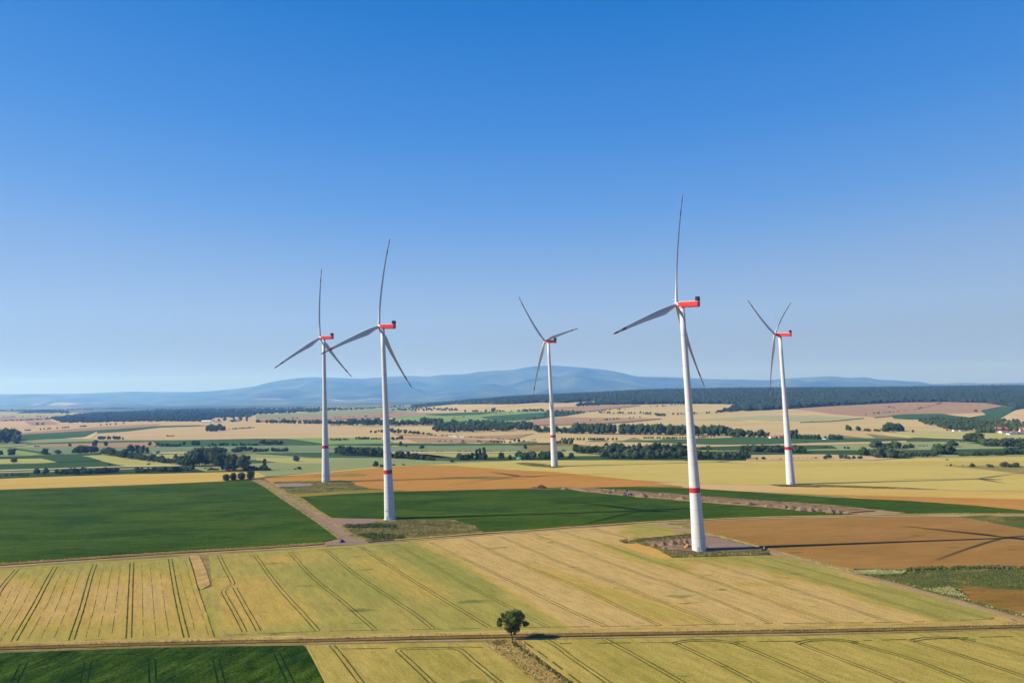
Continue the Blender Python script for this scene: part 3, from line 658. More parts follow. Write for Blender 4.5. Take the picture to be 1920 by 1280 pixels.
vf = [
 # left valley, far to near
 ('stubble_field', [(-200, 790), (0, 791), (110, 792), (300, 789.5), (430, 791), (480, 793), (620, 796), (720, 800), (860, 812), (860, 830), (600, 830), (-200, 830)], V_PNK, .3),
 ('pale_field', [(-200, 772), (0, 771.5), (36, 772), (30, 775), (140, 775), (145, 780), (0, 781), (-200, 781)], V_YG, .4),
 ('fallow_field', [(-200, 781.5), (0, 782), (90, 782), (95, 786.5), (0, 788), (-200, 788)], V_MAU, .4),
 ('stubble_field', [(-200, 790), (0, 790), (45, 790), (58, 798), (0, 800), (-200, 800)], V_TAN, .8),
 ('fallow_field', [(45, 789.5), (95, 788.5), (112, 794), (60, 798)], V_MAU, .8),
 ('fallow_field', [(28, 812), (80, 808), (180, 800), (270, 795), (300, 794.5), (290, 799), (240, 803), (180, 806.5), (100, 811), (30, 815)], V_MAU, .9),
 ('beet_field', [(33, 814.5), (100, 811), (180, 806), (176, 811), (162, 818), (60, 825), (33, 826)], V_DG, 1.0),
 ('beet_field', [(180, 806), (240, 802.5), (300, 798), (370, 796.5), (390, 798), (300, 801), (240, 808), (186, 811.5), (177, 810.5)], V_DG, 1.0),
 ('straw_bank', [(157, 820), (170, 814), (181, 809), (182, 812), (176, 818), (170, 821)], V_CREAM, 1.1),
 ('pale_field', [(-200, 828), (33, 826), (120, 821.5), (200, 824), (400, 824), (400, 826), (200, 828), (50, 835), (0, 838), (-200, 840)], V_PG, 1.0),
 ('green_strip', [(50, 831), (120, 828.5), (240, 826), (330, 826), (240, 828.5), (120, 831), (50, 832.5)], V_DG2, 1.2),
 ('fallow_field', [(60, 834), (145, 830.5), (240, 828.5), (300, 829), (290, 837), (190, 838.5), (80, 837)], V_MAU, 1.1),
 ('beet_field', [(285, 826), (380, 824), (480, 822), (540, 822), (600, 830), (620, 833.5), (500, 834.5), (300, 837), (290, 830)], V_DG, 1.1),
 ('pale_field', [(-200, 840), (0, 838), (80, 837), (190, 838.5), (290, 837.5), (480, 835), (640, 834), (740, 836), (960, 834), (1000, 847), (735, 847), (600, 848), (480, 849), (300, 851), (190, 852), (140, 854), (70, 856), (0, 856), (-200, 857)], V_PG2, 1.0),
 ('meadow', [(-200, 838), (0, 839.5), (30, 841), (80, 850), (60, 854), (0, 855), (-200, 855)], V_BG, 1.3),
 ('field_edge', [(10, 839), (30, 840), (85, 848), (80, 850.5), (25, 842)], V_DG2, 1.5),
 ('stubble_strip', [(275, 847.5), (360, 847), (352, 849), (276, 849.2)], V_CREAM, 1.5),
 ('yellow_field', [(285, 852), (350, 851), (340, 856), (320, 860), (290, 858)], V_YG, 1.5),
 ('dark_strip', [(-200, 858), (0, 855.5), (75, 853), (135, 851), (190, 851), (140, 856), (0, 858.5)], V_DG2, 1.4),
 ('yellow_field', [(-200, 860), (0, 861), (40, 859.5), (76, 859), (90, 861.5), (108, 866.5), (60, 868.5), (0, 869.5), (-200, 874)], V_YG, 1.2),
 ('beet_field', [(66, 857), (140, 853.5), (165, 856), (190, 863), (150, 864.5), (106, 866), (88, 860.5)], V_DG2, 1.5),
 ('yellow_field', [(144, 853.5), (195, 852.5), (250, 859), (330, 868.5), (345, 872), (240, 873), (220, 870), (190, 863.5), (165, 857)], V_YG, 1.3),
 ('beet_field', [(-200, 882), (-5, 866), (10, 870), (60, 868.5), (150, 865), (190, 863.8), (215, 869), (240, 872.5), (120, 877.5), (0, 881), (-200, 890)], V_DG2, 1.0),
 ('cream_path', [(-200, 891), (0, 880.5), (120, 876.8), (240, 872.8), (340, 871.5), (340, 873), (240, 874.2), (120, 878.3), (0, 882.2), (-200, 893)], V_CREAM, 1.4),
 ('beet_field', [(-200, 895), (0, 883), (120, 879), (240, 875), (350, 873), (390, 883), (240, 888), (100, 891), (0, 895.5), (-200, 908)], V_DG2, 1.0),
 ('cream_path', [(-100, 889), (0, 884.5), (120, 881.5), (240, 877.5), (300, 875.5), (300, 876.5), (240, 878.6), (120, 882.6), (0, 885.8), (-100, 891)], V_CREAM, 1.4),
 ('meadow', [(350, 873), (420, 872), (425, 882), (385, 883)], V_PG, 1.3),
 ('beet_field', [(432, 868), (470, 862), (500, 861), (520, 866), (480, 868)], V_DG2, 1.2),
 ('beet_field', [(480, 849), (600, 848.5), (720, 850.5), (800, 851), (850, 857), (850, 864), (720, 857.5), (580, 857), (500, 851.5)], V_DG, 1.2),
 ('pale_green_field', [(455, 852), (500, 851.5), (585, 857.5), (720, 858), (850, 864.5), (960, 863), (700, 875), (600, 884), (500, 893), (480, 884), (450, 875)], V_PG, 1.0),
 ('yellow_field', [(480, 858), (560, 858.5), (620, 861), (620, 868), (560, 869), (520, 866), (480, 862)], V_YG, 1.3),
 ('meadow', [(540, 822), (600, 820.5), (700, 820), (735, 826), (740, 832), (640, 833), (600, 829)], V_BG, 1.4),
 ('stubble_field', [(735, 813), (860, 818), (960, 815), (1000, 812), (960, 824), (860, 830), (780, 828)], V_MAU, 1.0),
 ('dark_strip', [(600, 832.5), (735, 830.5), (900, 831), (1030, 829.5), (1030, 832), (900, 834), (735, 833.5), (620, 834)], V_DG, 1.6),
 ('stubble_strip', [(735, 846.8), (880, 846.4), (1080, 845.8), (1080, 847.6), (880, 848.4), (735, 849)], V_TAN, 1.6),
 ('yellow_green_field', [(735, 850), (880, 849.5), (1100, 848.5), (1130, 854), (860, 857), (735, 858)], V_YG, 1.2),
 ('beet_field', [(810, 857.5), (1130, 854), (1400, 858), (1400, 862.5), (1130, 861.5), (960, 862), (860, 864)], V_DG2, 1.3),
 # middle and right, on the rising ground
 ('pale_green_field', [(730, 772), (735, 784), (760, 790), (900, 794), (960, 793), (1000, 784), (1040, 770), (960, 771), (800, 778)], V_BG, 2.2),
 ('pale_field', [(480, 777), (560, 774), (640, 768), (735, 763.5), (780, 764), (780, 778), (700, 780), (600, 783), (480, 786)], V_PG, 1.2),
 ('fallow_field', [(480, 784), (620, 779), (740, 773), (860, 774), (740, 781), (640, 785), (480, 790)], V_MAU, 1.6),
 ('teal_field', [(795, 776.5), (860, 773), (940, 771.5), (900, 777), (830, 779.5)], V_DG, 3.2),
 ('teal_field', [(900, 781), (960, 777), (985, 775), (1060, 770.5), (1098, 771), (1060, 778), (1000, 784.5), (960, 788), (930, 789)], V_DG, 3.2),
 ('fallow_field', [(1000, 786), (1060, 782), (1240, 784), (1180, 790), (1120, 794), (1040, 796), (990, 797)], V_MAU, 2.0),
 ('fallow_field', [(1040, 763), (1130, 759.5), (1200, 759.5), (1160, 764), (1100, 771), (1020, 770)], V_MAU, 2.0),
 ('pale_green_field', [(1300, 787), (1380, 782), (1440, 778), (1520, 778.5), (1620, 783), (1560, 789), (1500, 791), (1400, 788)], cf('far_greenish_tan', (190, 182, 132), (180, 176, 126)), 2.4),
 ('fallow_field', [(1480, 766.5), (1560, 761), (1700, 754), (1770, 753.5), (1850, 755), (1882, 761), (1840, 769), (1845, 775), (1700, 777), (1640, 782), (1560, 776), (1520, 770)], V_MAU, 2.2),
 ('stubble_strip', [(1770, 775.5), (1845, 774), (1848, 777), (1820, 782), (1790, 779)], V_TAN, 3.4),
 ('teal_field', [(1672, 778), (1700, 776), (1760, 775), (1800, 777.5), (1828, 781), (1815, 784.5), (1700, 784.5), (1676, 783)], V_DG, 3.0),
 ('teal_field', [(1840, 770.5), (1882, 762), (1912, 760), (1905, 768), (1880, 780), (1866, 788), (1850, 792), (1815, 790), (1830, 782), (1850, 776)], V_DG, 3.0),
 ('striped_stubble', [(1867, 788), (1885, 779), (1905, 768), (1925, 765), (2160, 760), (2160, 802), (1920, 796), (1880, 789)], crop('striped_stubble', C(226, 198, 150), C(212, 182, 136), 60, 3, .06, 1.1, .1), 3.0),
 ('pale_field', [(1700, 806), (1830, 809), (1920, 812), (2160, 816), (2160, 826), (1920, 824), (1830, 822), (1720, 818), (1660, 813)], cf('far_pale_yellow_green', (196, 188, 124), (186, 182, 118)), 1.6),
 ('beet_field', [(1150, 826.5), (1300, 822.5), (1400, 818.5), (1500, 820), (1680, 821.5), (1830, 823.5), (1830, 825.5), (1680, 825.5), (1600, 827), (1500, 831), (1330, 833), (1220, 829.5)], V_DG, 1.4),
 ('stubble_field', [(1060, 828), (1200, 828.5), (1330, 833.5), (1440, 832.5), (1560, 829), (1700, 826), (1700, 829), (1440, 836), (1300, 838), (1130, 836)], V_PNK, 1.5),
 ('pale_green_field', [(1040, 836), (1300, 838.5), (1560, 831), (1700, 828), (1920, 826), (2160, 826), (2160, 852), (1700, 858), (1440, 852), (1130, 848), (1040, 844)], V_PG, 1.1),
 ('dark_strip', [(1300, 838), (1440, 834), (1560, 835), (1570, 840), (1440, 843), (1300, 843)], V_DG2, 1.7),
 ('dark_strip', [(1300, 846), (1500, 844), (1700, 843), (1920, 840), (2160, 838), (2160, 846), (1920, 850), (1700, 852), (1500, 851), (1300, 852)], V_DG2, 1.7),
 ('dark_strip', [(1590, 822), (1720, 821), (1830, 823.5), (1720, 824), (1600, 824)], V_DG2, 1.9),
 ('stubble_field', [(1398, 852.5), (1540, 851), (1640, 855), (1700, 857), (1640, 862), (1500, 862.5), (1400, 862.3)], V_PNK, 1.6),
]
for nm, poly, mm, h in vf: field(nm, poly, mm, h if h < 1.8 else 1.0 + (h - 1.8) * .5, 16, .2 if h < 3 else .1)
# crease shadows are left to the light; a farm road and dry banks across the valley
field('farm_road', [(720, 817), (830, 819), (960, 824), (1060, 826), (1060, 827), (960, 825), (830, 820), (720, 818)], V_CREAM, 1.6, 12)

# ------------------------------------------------------------------ mountains on the horizon
RX = [(-700, 741), (-200, 740), (0, 739), (120, 738.5), (180, 737), (240, 734.5), (245, 733.8), (300, 735), (370, 735), (400, 733), (440, 729), (480, 724), (500, 718), (530, 712.5), (560, 709), (590, 707), (640, 709), (680, 710.5), (720, 707), (770, 704.5), (800, 706.5), (830, 703), (870, 702), (900, 697), (930, 695), (960, 694), (985, 689), (1010, 686.5), (1030, 685.3), (1060, 687), (1100, 690), (1140, 694), (1165, 699), (1195, 706), (1240, 707), (1280, 708), (1330, 711), (1380, 711.5), (1440, 713), (1490, 709), (1540, 706.5), (1560, 706), (1600, 709.5), (1640, 714), (1700, 719), (1740, 721), (1800, 718), (1850, 719), (1920, 718), (2300, 716), (2700, 722)]
rx = np.arange(-700, 2700, 9.0)
ry = np.interp(rx, [p[0] for p in RX], [p[1] for p in RX]) + np.cumsum(RNG.normal(0, .12, len(rx))) * .15
NR = 46
YB, YC = 15500.0, 25000.0
V = []
def vnoise(seed, n, m, k):
    g_ = np.random.default_rng(seed).normal(size=(m // k + 3, n // k + 3))
    yy, xx = np.meshgrid(np.arange(m) / k, np.arange(n) / k, indexing='ij')
    i, j = yy.astype(int), xx.astype(int); fy, fx = smooth(yy - i), smooth(xx - j)
    return (g_[i, j] * (1 - fy) * (1 - fx) + g_[i + 1, j] * fy * (1 - fx) + g_[i, j + 1] * (1 - fy) * fx + g_[i + 1, j + 1] * fy * fx)
N1 = vnoise(1, len(rx), NR + 6, 12) + .6 * vnoise(2, len(rx), NR + 6, 6) + .3 * vnoise(3, len(rx), NR + 6, 3)
for r in range(NR + 6):
    t = min(1.0, r / (NR - 1)); Y = YB + (YC - YB) * (r / (NR - 1))
    for k, x in enumerate(rx):
        d = ray(x, ry[k]); s = YC / d[1]; ztop = CAMZ + d[2] * s
        u = d[0] / d[1]
        prof = t ** 1.35
        z = ztop * prof + N1[r, k] * 150 * math.sin(math.pi * t) * (0.35 + .65 * max(ztop, 0) / 1000)
        if r >= NR: z = ztop - (r - NR + 1) * 60
        if r == 0: z = -3
        V.append((u * Y, Y, z))
n_ = len(rx); I = (np.arange(NR + 5)[:, None] * n_ + np.arange(n_ - 1)[None, :]).ravel()
T = np.concatenate([np.stack([I, I + 1, I + 1 + n_], 1), np.stack([I, I + 1 + n_, I + n_], 1)])
m, n, l, b = mat('wooded_mountain', 0.95, 0.05)
pz = rotpos(n, l, 0.0)
q = noise(n, l, pz, 1 / 1400.0, 6, 0.65)
sx = n.new('ShaderNodeSeparateXYZ'); gg = n.new('ShaderNodeNewGeometry'); l.new(gg.outputs['Position'], sx.inputs[0])
low = mrange(n, l, sx.outputs['Z'], 60, 150, 1, 0)
fl = n.new('ShaderNodeMath'); fl.operation = 'MULTIPLY'
q2 = noise(n, l, rotpos(n, l, 0, .3, 1), 1 / 900.0, 5, 0.6)
l.new(mrange(n, l, q2, .58, .63, 0, 1), fl.inputs[0]); l.new(low, fl.inputs[1])
c1 = mixc(n, l, mrange(n, l, q, .35, .65, 0, 1), (.006, .014, .008, 1), (.085, .11, .06, 1))
l.new(mixc(n, l, fl.outputs[0], c1, (.34, .28, .2, 1)), b.inputs['Base Color'])
bump(n, l, b, q, 0.6, 120)
tag(link('mountain_range', trimesh('mountain_range', V, T, m, None, True)), kind='structure')

# ------------------------------------------------------------------ trees
def ico(sub, seed, jit=.18):
    bm = bmesh.new(); bmesh.ops.create_icosphere(bm, subdivisions=sub, radius=1)
    rg = np.random.default_rng(seed)
    V = np.array([v.co[:] for v in bm.verts]); V *= (1 + rg.uniform(-jit, jit, (len(V), 1)))
    T = np.array([[v.index for v in f.verts] for f in bm.faces]); bm.free()
    return V, T
def leaves(c, r, n, size, rg):
    """n small leaf clusters on and in a lobe"""
    d = rg.normal(size=(n, 3)); d /= np.linalg.norm(d, axis=1)[:, None]
    p = c + d * r * rg.uniform(.82, 1.14, (n, 1))
    a = rg.normal(size=(n, 3)); a /= np.linalg.norm(a, axis=1)[:, None]
    nn = d * .9 + rg.normal(size=(n, 3)) * .5
    a = np.cross(nn, a); a /= np.linalg.norm(a, axis=1)[:, None]
    b_ = np.cross(nn, a); b_ /= np.linalg.norm(b_, axis=1)[:, None]
    s = size * rg.uniform(.6, 1.3, (n, 1))
    V = np.stack([p - a * s, p + b_ * s * .8, p + a * s, p - b_ * s * .8], 1).reshape(-1, 3)
    k = np.arange(n) * 4
    T = np.concatenate([np.stack([k, k + 1, k + 2], 1), np.stack([k, k + 2, k + 3], 1)])
    return V, T
def crown_arrays(kind, seed, nl, size):
    """a crown one unit tall standing on z = 0; each lobe has a rough core and a coat of leaf clusters"""
    rg = np.random.default_rng(seed); Vs, Ts, o = [], [], 0
    L = []
    if kind == 'round':
        for i in range(9):
            a = i * 2.4 + rg.uniform(0, 1); rr = rg.uniform(.1, .3); z = rg.uniform(.34, .78)
            L.append((np.array([math.cos(a) * rr, math.sin(a) * rr, z]), rg.uniform(.15, .24)))
        L.append((np.array([0, 0, .8]), .19)); L.append((np.array([0, 0, .5]), .28))
    elif kind == 'bush':
        for i in range(8):
            a = i * 2.4 + rg.uniform(0, 1); rr = rg.uniform(.15, .5)
            L.append((np.array([math.cos(a) * rr, math.sin(a) * rr, rg.uniform(.25, .62)]), rg.uniform(.22, .36)))
    elif kind == 'poplar':
        for i in range(8):
            L.append((np.array([rg.uniform(-.03, .03), rg.uniform(-.03, .03), .12 + i * .108]), .085 + .035 * math.sin(math.pi * (i + 1) / 9)))
    elif kind == 'tall':
        for i in range(10):
            a = i * 2.4 + rg.uniform(0, 1); rr = rg.uniform(.03, .15)
            L.append((np.array([math.cos(a) * rr, math.sin(a) * rr, .2 + .072 * i]), rg.uniform(.10, .17)))
    elif kind == 'topiary':
        L = [(np.array([0, 0, .3]), .32), (np.array([0, 0, .5]), .36), (np.array([.04, 0, .68]), .30), (np.array([-.08, .05, .6]), .3)]
    for i, (c, r) in enumerate(L):
        v, t = ico(1, seed * 31 + i, .22)
        v = c + v * r * .86
        Vs.append(v); Ts.append(t + o); o += len(v)
        v, t = leaves(c, r, nl, size, rg)
        Vs.append(v); Ts.append(t + o); o += len(v)
    V = np.concatenate(Vs); V[:, 2] = np.maximum(V[:, 2], .01)
    return V, np.concatenate(Ts)
CROWN = {}
def crown_mesh(kind, k, m):
    key = (kind, k, m.name)
    if key not in CROWN:
        V, T = crown_arrays(kind, 11 + k * 7, 55 if kind != 'topiary' else 160, .05)
        CROWN[key] = trimesh(kind + '_crown', V, T, m)
    return CROWN[key]
def trunk_mesh():
    mb = MB(); R = []
    for z, r, dx in ((-.02, .032, 0), (.05, .022, .003), (.25, .017, .008), (.5, .010, .0)):
        R.append([(dx + r * math.cos(a), r * math.sin(a), z) for a in [i * math.pi / 3 for i in range(6)]])
    mb.loft(R)
    for a, e in ((0.4, .2), (2.5, .22), (4.4, .18)):
        mb.cyl((.006, 0, .24), (math.cos(a) * e, math.sin(a) * e, .5), .010, .004, 5)
    me = bpy.data.meshes.new('trunk'); me.from_pydata(mb.V, [], mb.F); me.materials.append(BARK); me.update()
    return me
TRUNK = trunk_mesh()
MATS = {'d': LEAF_DARK, 'm': LEAF_MID, 'g': LEAF_GREY, 'b': LEAF_BROWN}
NAMES = {'round': ('broadleaf_tree', 'tree'), 'tall': ('tall_tree', 'tree'), 'bush': ('bush', 'bush'), 'poplar': ('poplar_tree', 'tree'), 'topiary': ('rounded_tree', 'tree')}
PROTO = {}
NT = 0
def tree(x, y, hp, kind='round', col='d', label='', group=None, wid=1.0):
    """a tree whose foot the photograph shows at pixel x, y and which is hp pixels tall there"""
    global NT
    p = U(x, y, 0.0)
    H = hp * p.y / F * 1.16
    k = NT % 4
    key = (kind, col, k)
    if key not in PROTO:
        root = empty(NAMES[kind][0], (0, 0, 0))
        c = link('crown', crown_mesh(kind, k, MATS[col]), root)
        t = link('trunk', TRUNK, root) if kind not in ('bush',) else None
        PROTO[key] = [root, c, t, True]
    root, c, t, fresh = PROTO[key]
    if fresh: r = root; PROTO[key][3] = False
    else:
        r = root.copy(); COL.objects.link(r)
        for ch in (c, t):
            if ch: q = ch.copy(); COL.objects.link(q); q.parent = r
    r.location = p
    r.rotation_euler = (0, 0, random.uniform(0, 6.28))
    wv = random.uniform(.98, 1.25) * wid
    r.scale = (H * wv, H * wv, H)
    for key_ in ('group',):
        if key_ in r.keys(): del r[key_]
    tag(r, label, NAMES[kind][1], group)
    NT += 1
    return r
def row(a, b, n, hp, label, group, kind='round', col='d', jx=.35, jy=.8, jh=.25, wid=1.0):
    for i in range(n):
        t = (i + .5) / n
        dx = (b[0] - a[0]) / n
        k = kind if isinstance(kind, str) else random.choice(kind)
        h = hp if not isinstance(hp, (tuple, list)) else hp[0] * (1 - t) + hp[1] * t
        tree(a[0] + (b[0] - a[0]) * t + random.uniform(-jx, jx) * dx, a[1] + (b[1] - a[1]) * t + random.uniform(-jy, jy), h * random.uniform(1 - jh, 1 + jh * .6), k, random.choice(col if len(col) > 1 else 'ddgm'), label, group, wid)

# --- single trees, each with its own label
one = [
 (22, 854, 12, 'tall', 'g', 'oval dark tree standing alone on the bright green meadow at the far left', 2.0),
 (26, 869, 9.5, 'round', 'g', 'grey-green tree on the yellow field at the far left, below the oval dark tree', 1.1),
 (1, 854.5, 9, 'round', 'd', 'dark tree cut by the left edge of the picture, on the bright green meadow', 1.0),
 (84, 852.5, 11, 'tall', 'g', 'upright oval tree left of the clump on the pale field', 1.9),
 (108, 852.5, 8.5, 'round', 'g', 'broad low tree between the upright oval tree and the dense clump', 1.5),
 (93, 852.5, 3.5, 'bush', 'd', 'little bush just right of the upright oval tree', 1.0),
 (131, 838, 6, 'round', 'd', 'small tree alone on the brown fallow field, far left', 1.0),
 (178, 838, 12, 'round', 'g', 'left and taller of the two trees at the end of the brown fallow strip', .8),
 (198, 838, 10, 'round', 'g', 'right and smaller of the two trees at the end of the brown fallow strip', .8),
 (66.5, 838, 3.2, 'bush', 'd', 'left one of the two tiny bushes on the pale field at the far left', .9),
 (72, 838, 2.6, 'bush', 'd', 'right one of the two tiny bushes on the pale field at the far left', 1.2),
 (70, 797, 4.5, 'round', 'd', 'left one of two small dark trees by the brown strip near the far wood', 1.1),
 (80, 796.5, 4, 'round', 'd', 'right one of two small dark trees by the brown strip near the far wood', 1.1),
 (296, 850.5, 6, 'bush', 'd', 'round bush on the cream strip beside the tall hedge trees', .8),
 (205, 873, 4.5, 'bush', 'm', 'little bush on the tip of the dark green field at left', .9),
 (278, 872, 4.5, 'bush', 'd', 'little bush on the yellow-green field above the long bottom hedge', .9),
 (281, 836.5, 7.5, 'round', 'b', 'brownish tree at the left end of the far dark green field', .9),
 (345, 836.5, 8.5, 'round', 'd', 'single oval tree before the far dark green field, left of a bigger pair', .8),
 (363, 836.5, 9.5, 'round', 'd', 'left one of a dark pair of trees before the far green field', .9),
 (370, 836.5, 9.5, 'round', 'd', 'right one of a dark pair of trees before the far green field', .9),
 (360, 876, 10, 'round', 'g', 'pale grey-green willow before the dark grove', .9),
 (384.5, 880, 3.5, 'bush', 'm', 'small green bush on the meadow below the grove', 1.0),
 (424, 901.5, 11.5, 'topiary', 'd', 'leftmost of the four rounded trees where the track meets the green field', 1.25),
 (437.5, 900.5, 12.5, 'topiary', 'm', 'second from left of the four rounded trees at the head of the track', 1.05),
 (453, 899.5, 12.5, 'topiary', 'd', 'third from left of the four rounded trees at the head of the track', 1.15),
 (469.5, 898.5, 16, 'topiary', 'd', 'tallest and rightmost of the four rounded trees at the head of the track', .95),
 (495.5, 882.5, 20, 'poplar', 'd', 'slim poplar among low dark bushes left of the leftmost wind turbine', 1.0),
 (555, 866, 10.5, 'round', 'd', 'dark tree alone on the yellow field left of the leftmost wind turbine', 1.1),
 (553.5, 881, 4, 'bush', 'b', 'smaller brownish bush of the two on the pale field left of the leftmost turbine', .9),
 (561, 881, 6, 'round', 'd', 'bigger dark bushy tree of the two on the pale field left of the leftmost turbine', 1.2),
 (704.5, 876.5, 11, 'round', 'm', 'oval tree at the edge of the orange field between the two left turbines', .9),
 (717.5, 875.5, 6, 'bush', 'd', 'dark bush half behind the tower of the second turbine', .9),
 (738, 873.5, 4.5, 'bush', 'd', 'bush on the orange field edge just right of the second turbine', .9),
 (756.5, 872.6, 3.6, 'bush', 'd', 'flat bush on the crest of the orange field', 1.2),
 (751, 837.5, 9.5, 'round', 'g', 'ragged tree standing on the far green meadow right of the second turbine', .9),
 (761.5, 838, 5, 'tall', 'g', 'thin little tree beside the ragged tree on the far meadow', 1.1),
 (791, 842, 7, 'round', 'd', 'rounded dark tree alone on the far green meadow', 1.3),
 (847, 868, 6, 'round', 'd', 'low bushy tree where the pale field meets the yellow field', 1.2),
 (940, 862.5, 13, 'round', 'd', 'big rounded tree between the poplars and the green barn', .9),
 (957, 862, 8.5, 'round', 'd', 'small tree just left of the green barn', .8),
 (985, 843, 8, 'round', 'd', 'dark tree on the far green meadow above the green barn', 1.0),
 (1057, 846.5, 4.2, 'bush', 'd', 'bush on the pale meadow just right of the middle turbine', 1.2),
 (1071, 861.5, 11.5, 'round', 'd', 'rounded tree by the yellow field, alone right of the middle turbine', 1.0),
 (1286, 864.5, 3.5, 'bush', 'd', 'tiny bush on the yellow field just left of the tallest turbine', .8),
 (1419, 862.5, 5, 'round', 'd', 'left one of two small dark trees on the pinkish strip right of the tallest turbine', 1.1),
 (1431.5, 862.5, 6, 'round', 'd', 'right one of two small dark trees on the pinkish strip right of the tallest turbine', 1.2),
 (1577, 861, 9.5, 'round', 'd', 'upright tree in the middle of the low hedge right of the rightmost turbine', .9),
 (1613, 861.5, 6.5, 'round', 'd', 'low rounded tree at the foot of the tall grove on the right', 1.2),
 (1712, 811.5, 5.5, 'round', 'b', 'single purplish tree on the pale hill field at right', .9),
 (1775.5, 863, 0.1 + 3, 'bush', 'd', 'tiny bush on the yellow field edge at right', 1.1),
 (1823, 876.5, 7.5, 'round', 'd', 'rounded bushy tree on the yellow field, right part of the photo', 1.2),
 (1856, 877, 6.5, 'round', 'g', 'pale grey-green bush on the yellow field near the right edge', 1.7),
 (1783, 874, 5, 'bush', 'd', 'small pointed bush on the yellow field at right', .7),
 (1511, 834.6 - 4, 4, 'bush', 'd', 'little bush behind the rightmost turbine on the dark green field', 1.0),
 (1829.5, 771.5, 4, 'bush', 'd', 'single bush at the corner of the pinkish hill field', .9),
 (925, 772, 7, 'round', 'd', 'rounded tree by the farm on the pale hillside', 1.2),
]
for x, y, h_, k, c, lb, wd in one: tree(x, y, h_, k, c, lb, None, wd)

# --- rows and clumps: neighbours nothing tells apart share label and group
row((136, 852), (181, 851), 7, 13.5, 'dark rounded tree in the dense clump on the pale field, far left', 'dense clump on the pale field', wid=1.05)
row((190, 852), (240, 861), 9, 14, 'leafy tree in the left half of the long slanting hedge', 'long slanting hedge', col='dg', wid=1.0)
row((240, 861), (323, 871), 14, 12.5, 'leafy tree in the right half of the long slanting hedge', 'long slanting hedge', col='dg', wid=1.0)
row((240, 850), (280, 850), 6, 14, 'tall tree standing behind the slanting hedge', 'tall trees behind the slanting hedge', ['round', 'tall'], 'dg', wid=1.0)
row((328, 872), (357, 877), 7, 17, 'light green tree at the left edge of the big grove', 'light green edge of the big grove', col='mg', wid=.9)
row((358, 875), (411, 874.5), 12, 29, 'very tall grey-green tree in the big grove on the left', 'tall trees of the big grove', ['tall', 'round'], 'dg', .4, .8, .15, .85)
row((366, 850), (426, 850), 10, 11, 'crown showing behind the big grove', 'trees behind the big grove', col='dg', wid=.9)
row((413, 882.5), (462, 882.5), 10, 27, 'tall dark tree at the right end of the big grove', 'right end of the big grove', ['tall', 'round'], 'dg', .4, .8, .22, .85)
row((458, 883), (508, 883.5), 9, 9, 'low dark bush round the slim poplar', 'bushes round the slim poplar', ['bush', 'round'], 'd', wid=.8)
row((388, 882.5), (412, 882.5), 4, 6.5, 'low dark bush at the left foot of the big grove', 'bushes at the foot of the big grove', 'bush', wid=.8)
row((104, 890.5), (214, 887), 18, 10.5, 'dark tree in the left one of the two low hedges above the golden field', 'left low hedge above the golden field', ['round', 'bush'], 'd', wid=1.0)
row((252, 886.5), (360, 883.5), 18, 10, 'dark tree in the right one of the two low hedges above the golden field', 'right low hedge above the golden field', ['round', 'bush'], 'd', wid=1.0)
row((-4, 893.5), (60, 892), 6, 5, 'small bush at the far left edge of the golden field', 'bushes at the edge of the golden field', 'bush', 'dg')
row((64, 891.5), (88, 890.5), 2, 11.5, 'dark tree of a pair left of the low hedge, edge of the golden field', 'pair left of the low hedge', wid=1.1, jh=.05)
row((216, 887.5), (248, 886.5), 5, 4, 'small bush in the gap between the two low hedges', 'bushes in the hedge gap', 'bush', 'dm')
row((296, 837), (336, 837), 7, 6, 'small tree at the left of the far row before the dark green field', 'left part of the far field row', ['round', 'bush'], 'd')
row((386, 836.5), (485, 835.5), 13, 5, 'small tree in the right part of the far row before the dark green field', 'right part of the far field row', ['round', 'bush'], 'd')
row((488, 834.5), (529, 834), 8, 8.5, 'dark tree in the thicket on the far green slope left of the leftmost turbine', 'thicket left of the leftmost turbine', wid=1.0)
row((436, 848), (500, 847.5), 9, 9, 'ragged tree in the loose row right of the big grove', 'loose row right of the big grove', ['round', 'bush'], 'dg')
row((508, 847.5), (540, 847.5), 5, 8, 'ragged tree in the loose row just left of the leftmost turbine', 'loose row left of the leftmost turbine', ['round', 'bush'], 'dg')
row((632, 853), (720, 857), 11, 15.5, 'big rounded tree in the belt between the two left turbines', 'belt between the two left turbines', wid=1.15, jh=.12)
row((734, 860), (783, 862), 9, 12, 'leafy tree in the belt just right of the second turbine', 'belt right of the second turbine', ['round', 'tall'], 'dm')
row((783, 862), (816, 864.5), 5, 9.5, 'round tree at the right end of the belt right of the second turbine', 'end of the belt right of the second turbine', wid=1.2)
row((856, 862.5), (884, 863), 4, 11.5, 'bushy tree at the foot of the poplars', 'bushy trees left of the poplars', wid=1.2, jh=.1)
row((883, 863), (911, 863), 4, 13, 'dark tree between the poplars', 'dark trees between the poplars', wid=.9)
for x_, y_, h_, w_ in ((893.5, 862.5, 18, 'shortest, leftmost'), (900, 862.5, 19.5, 'middle'), (908, 862.8, 22, 'tallest, rightmost')):
    tree(x_, y_, h_, 'poplar', 'd', w_ + ' of three pointed poplars left of the green barn', None, 1.0)
row((969, 861.5), (1004, 861.5), 6, 14, 'dark tree behind the green barn', 'trees behind the green barn', wid=1.0, jh=.12)
row((1012, 861.5), (1032, 861.5), 4, 14.5, 'dark tree left of the middle turbine tower', 'trees left of the middle turbine tower', wid=1.0, jh=.12)
row((1042, 861.5), (1056, 861.5), 2, 14, 'dark tree right beside the middle turbine tower', 'trees right of the middle turbine tower', wid=1.0, jh=.12)
row((1079, 850.5), (1134, 853), 9, 14.5, 'big rounded tree at the left end of the long belt', 'left end of the long belt', wid=1.05, jh=.15)
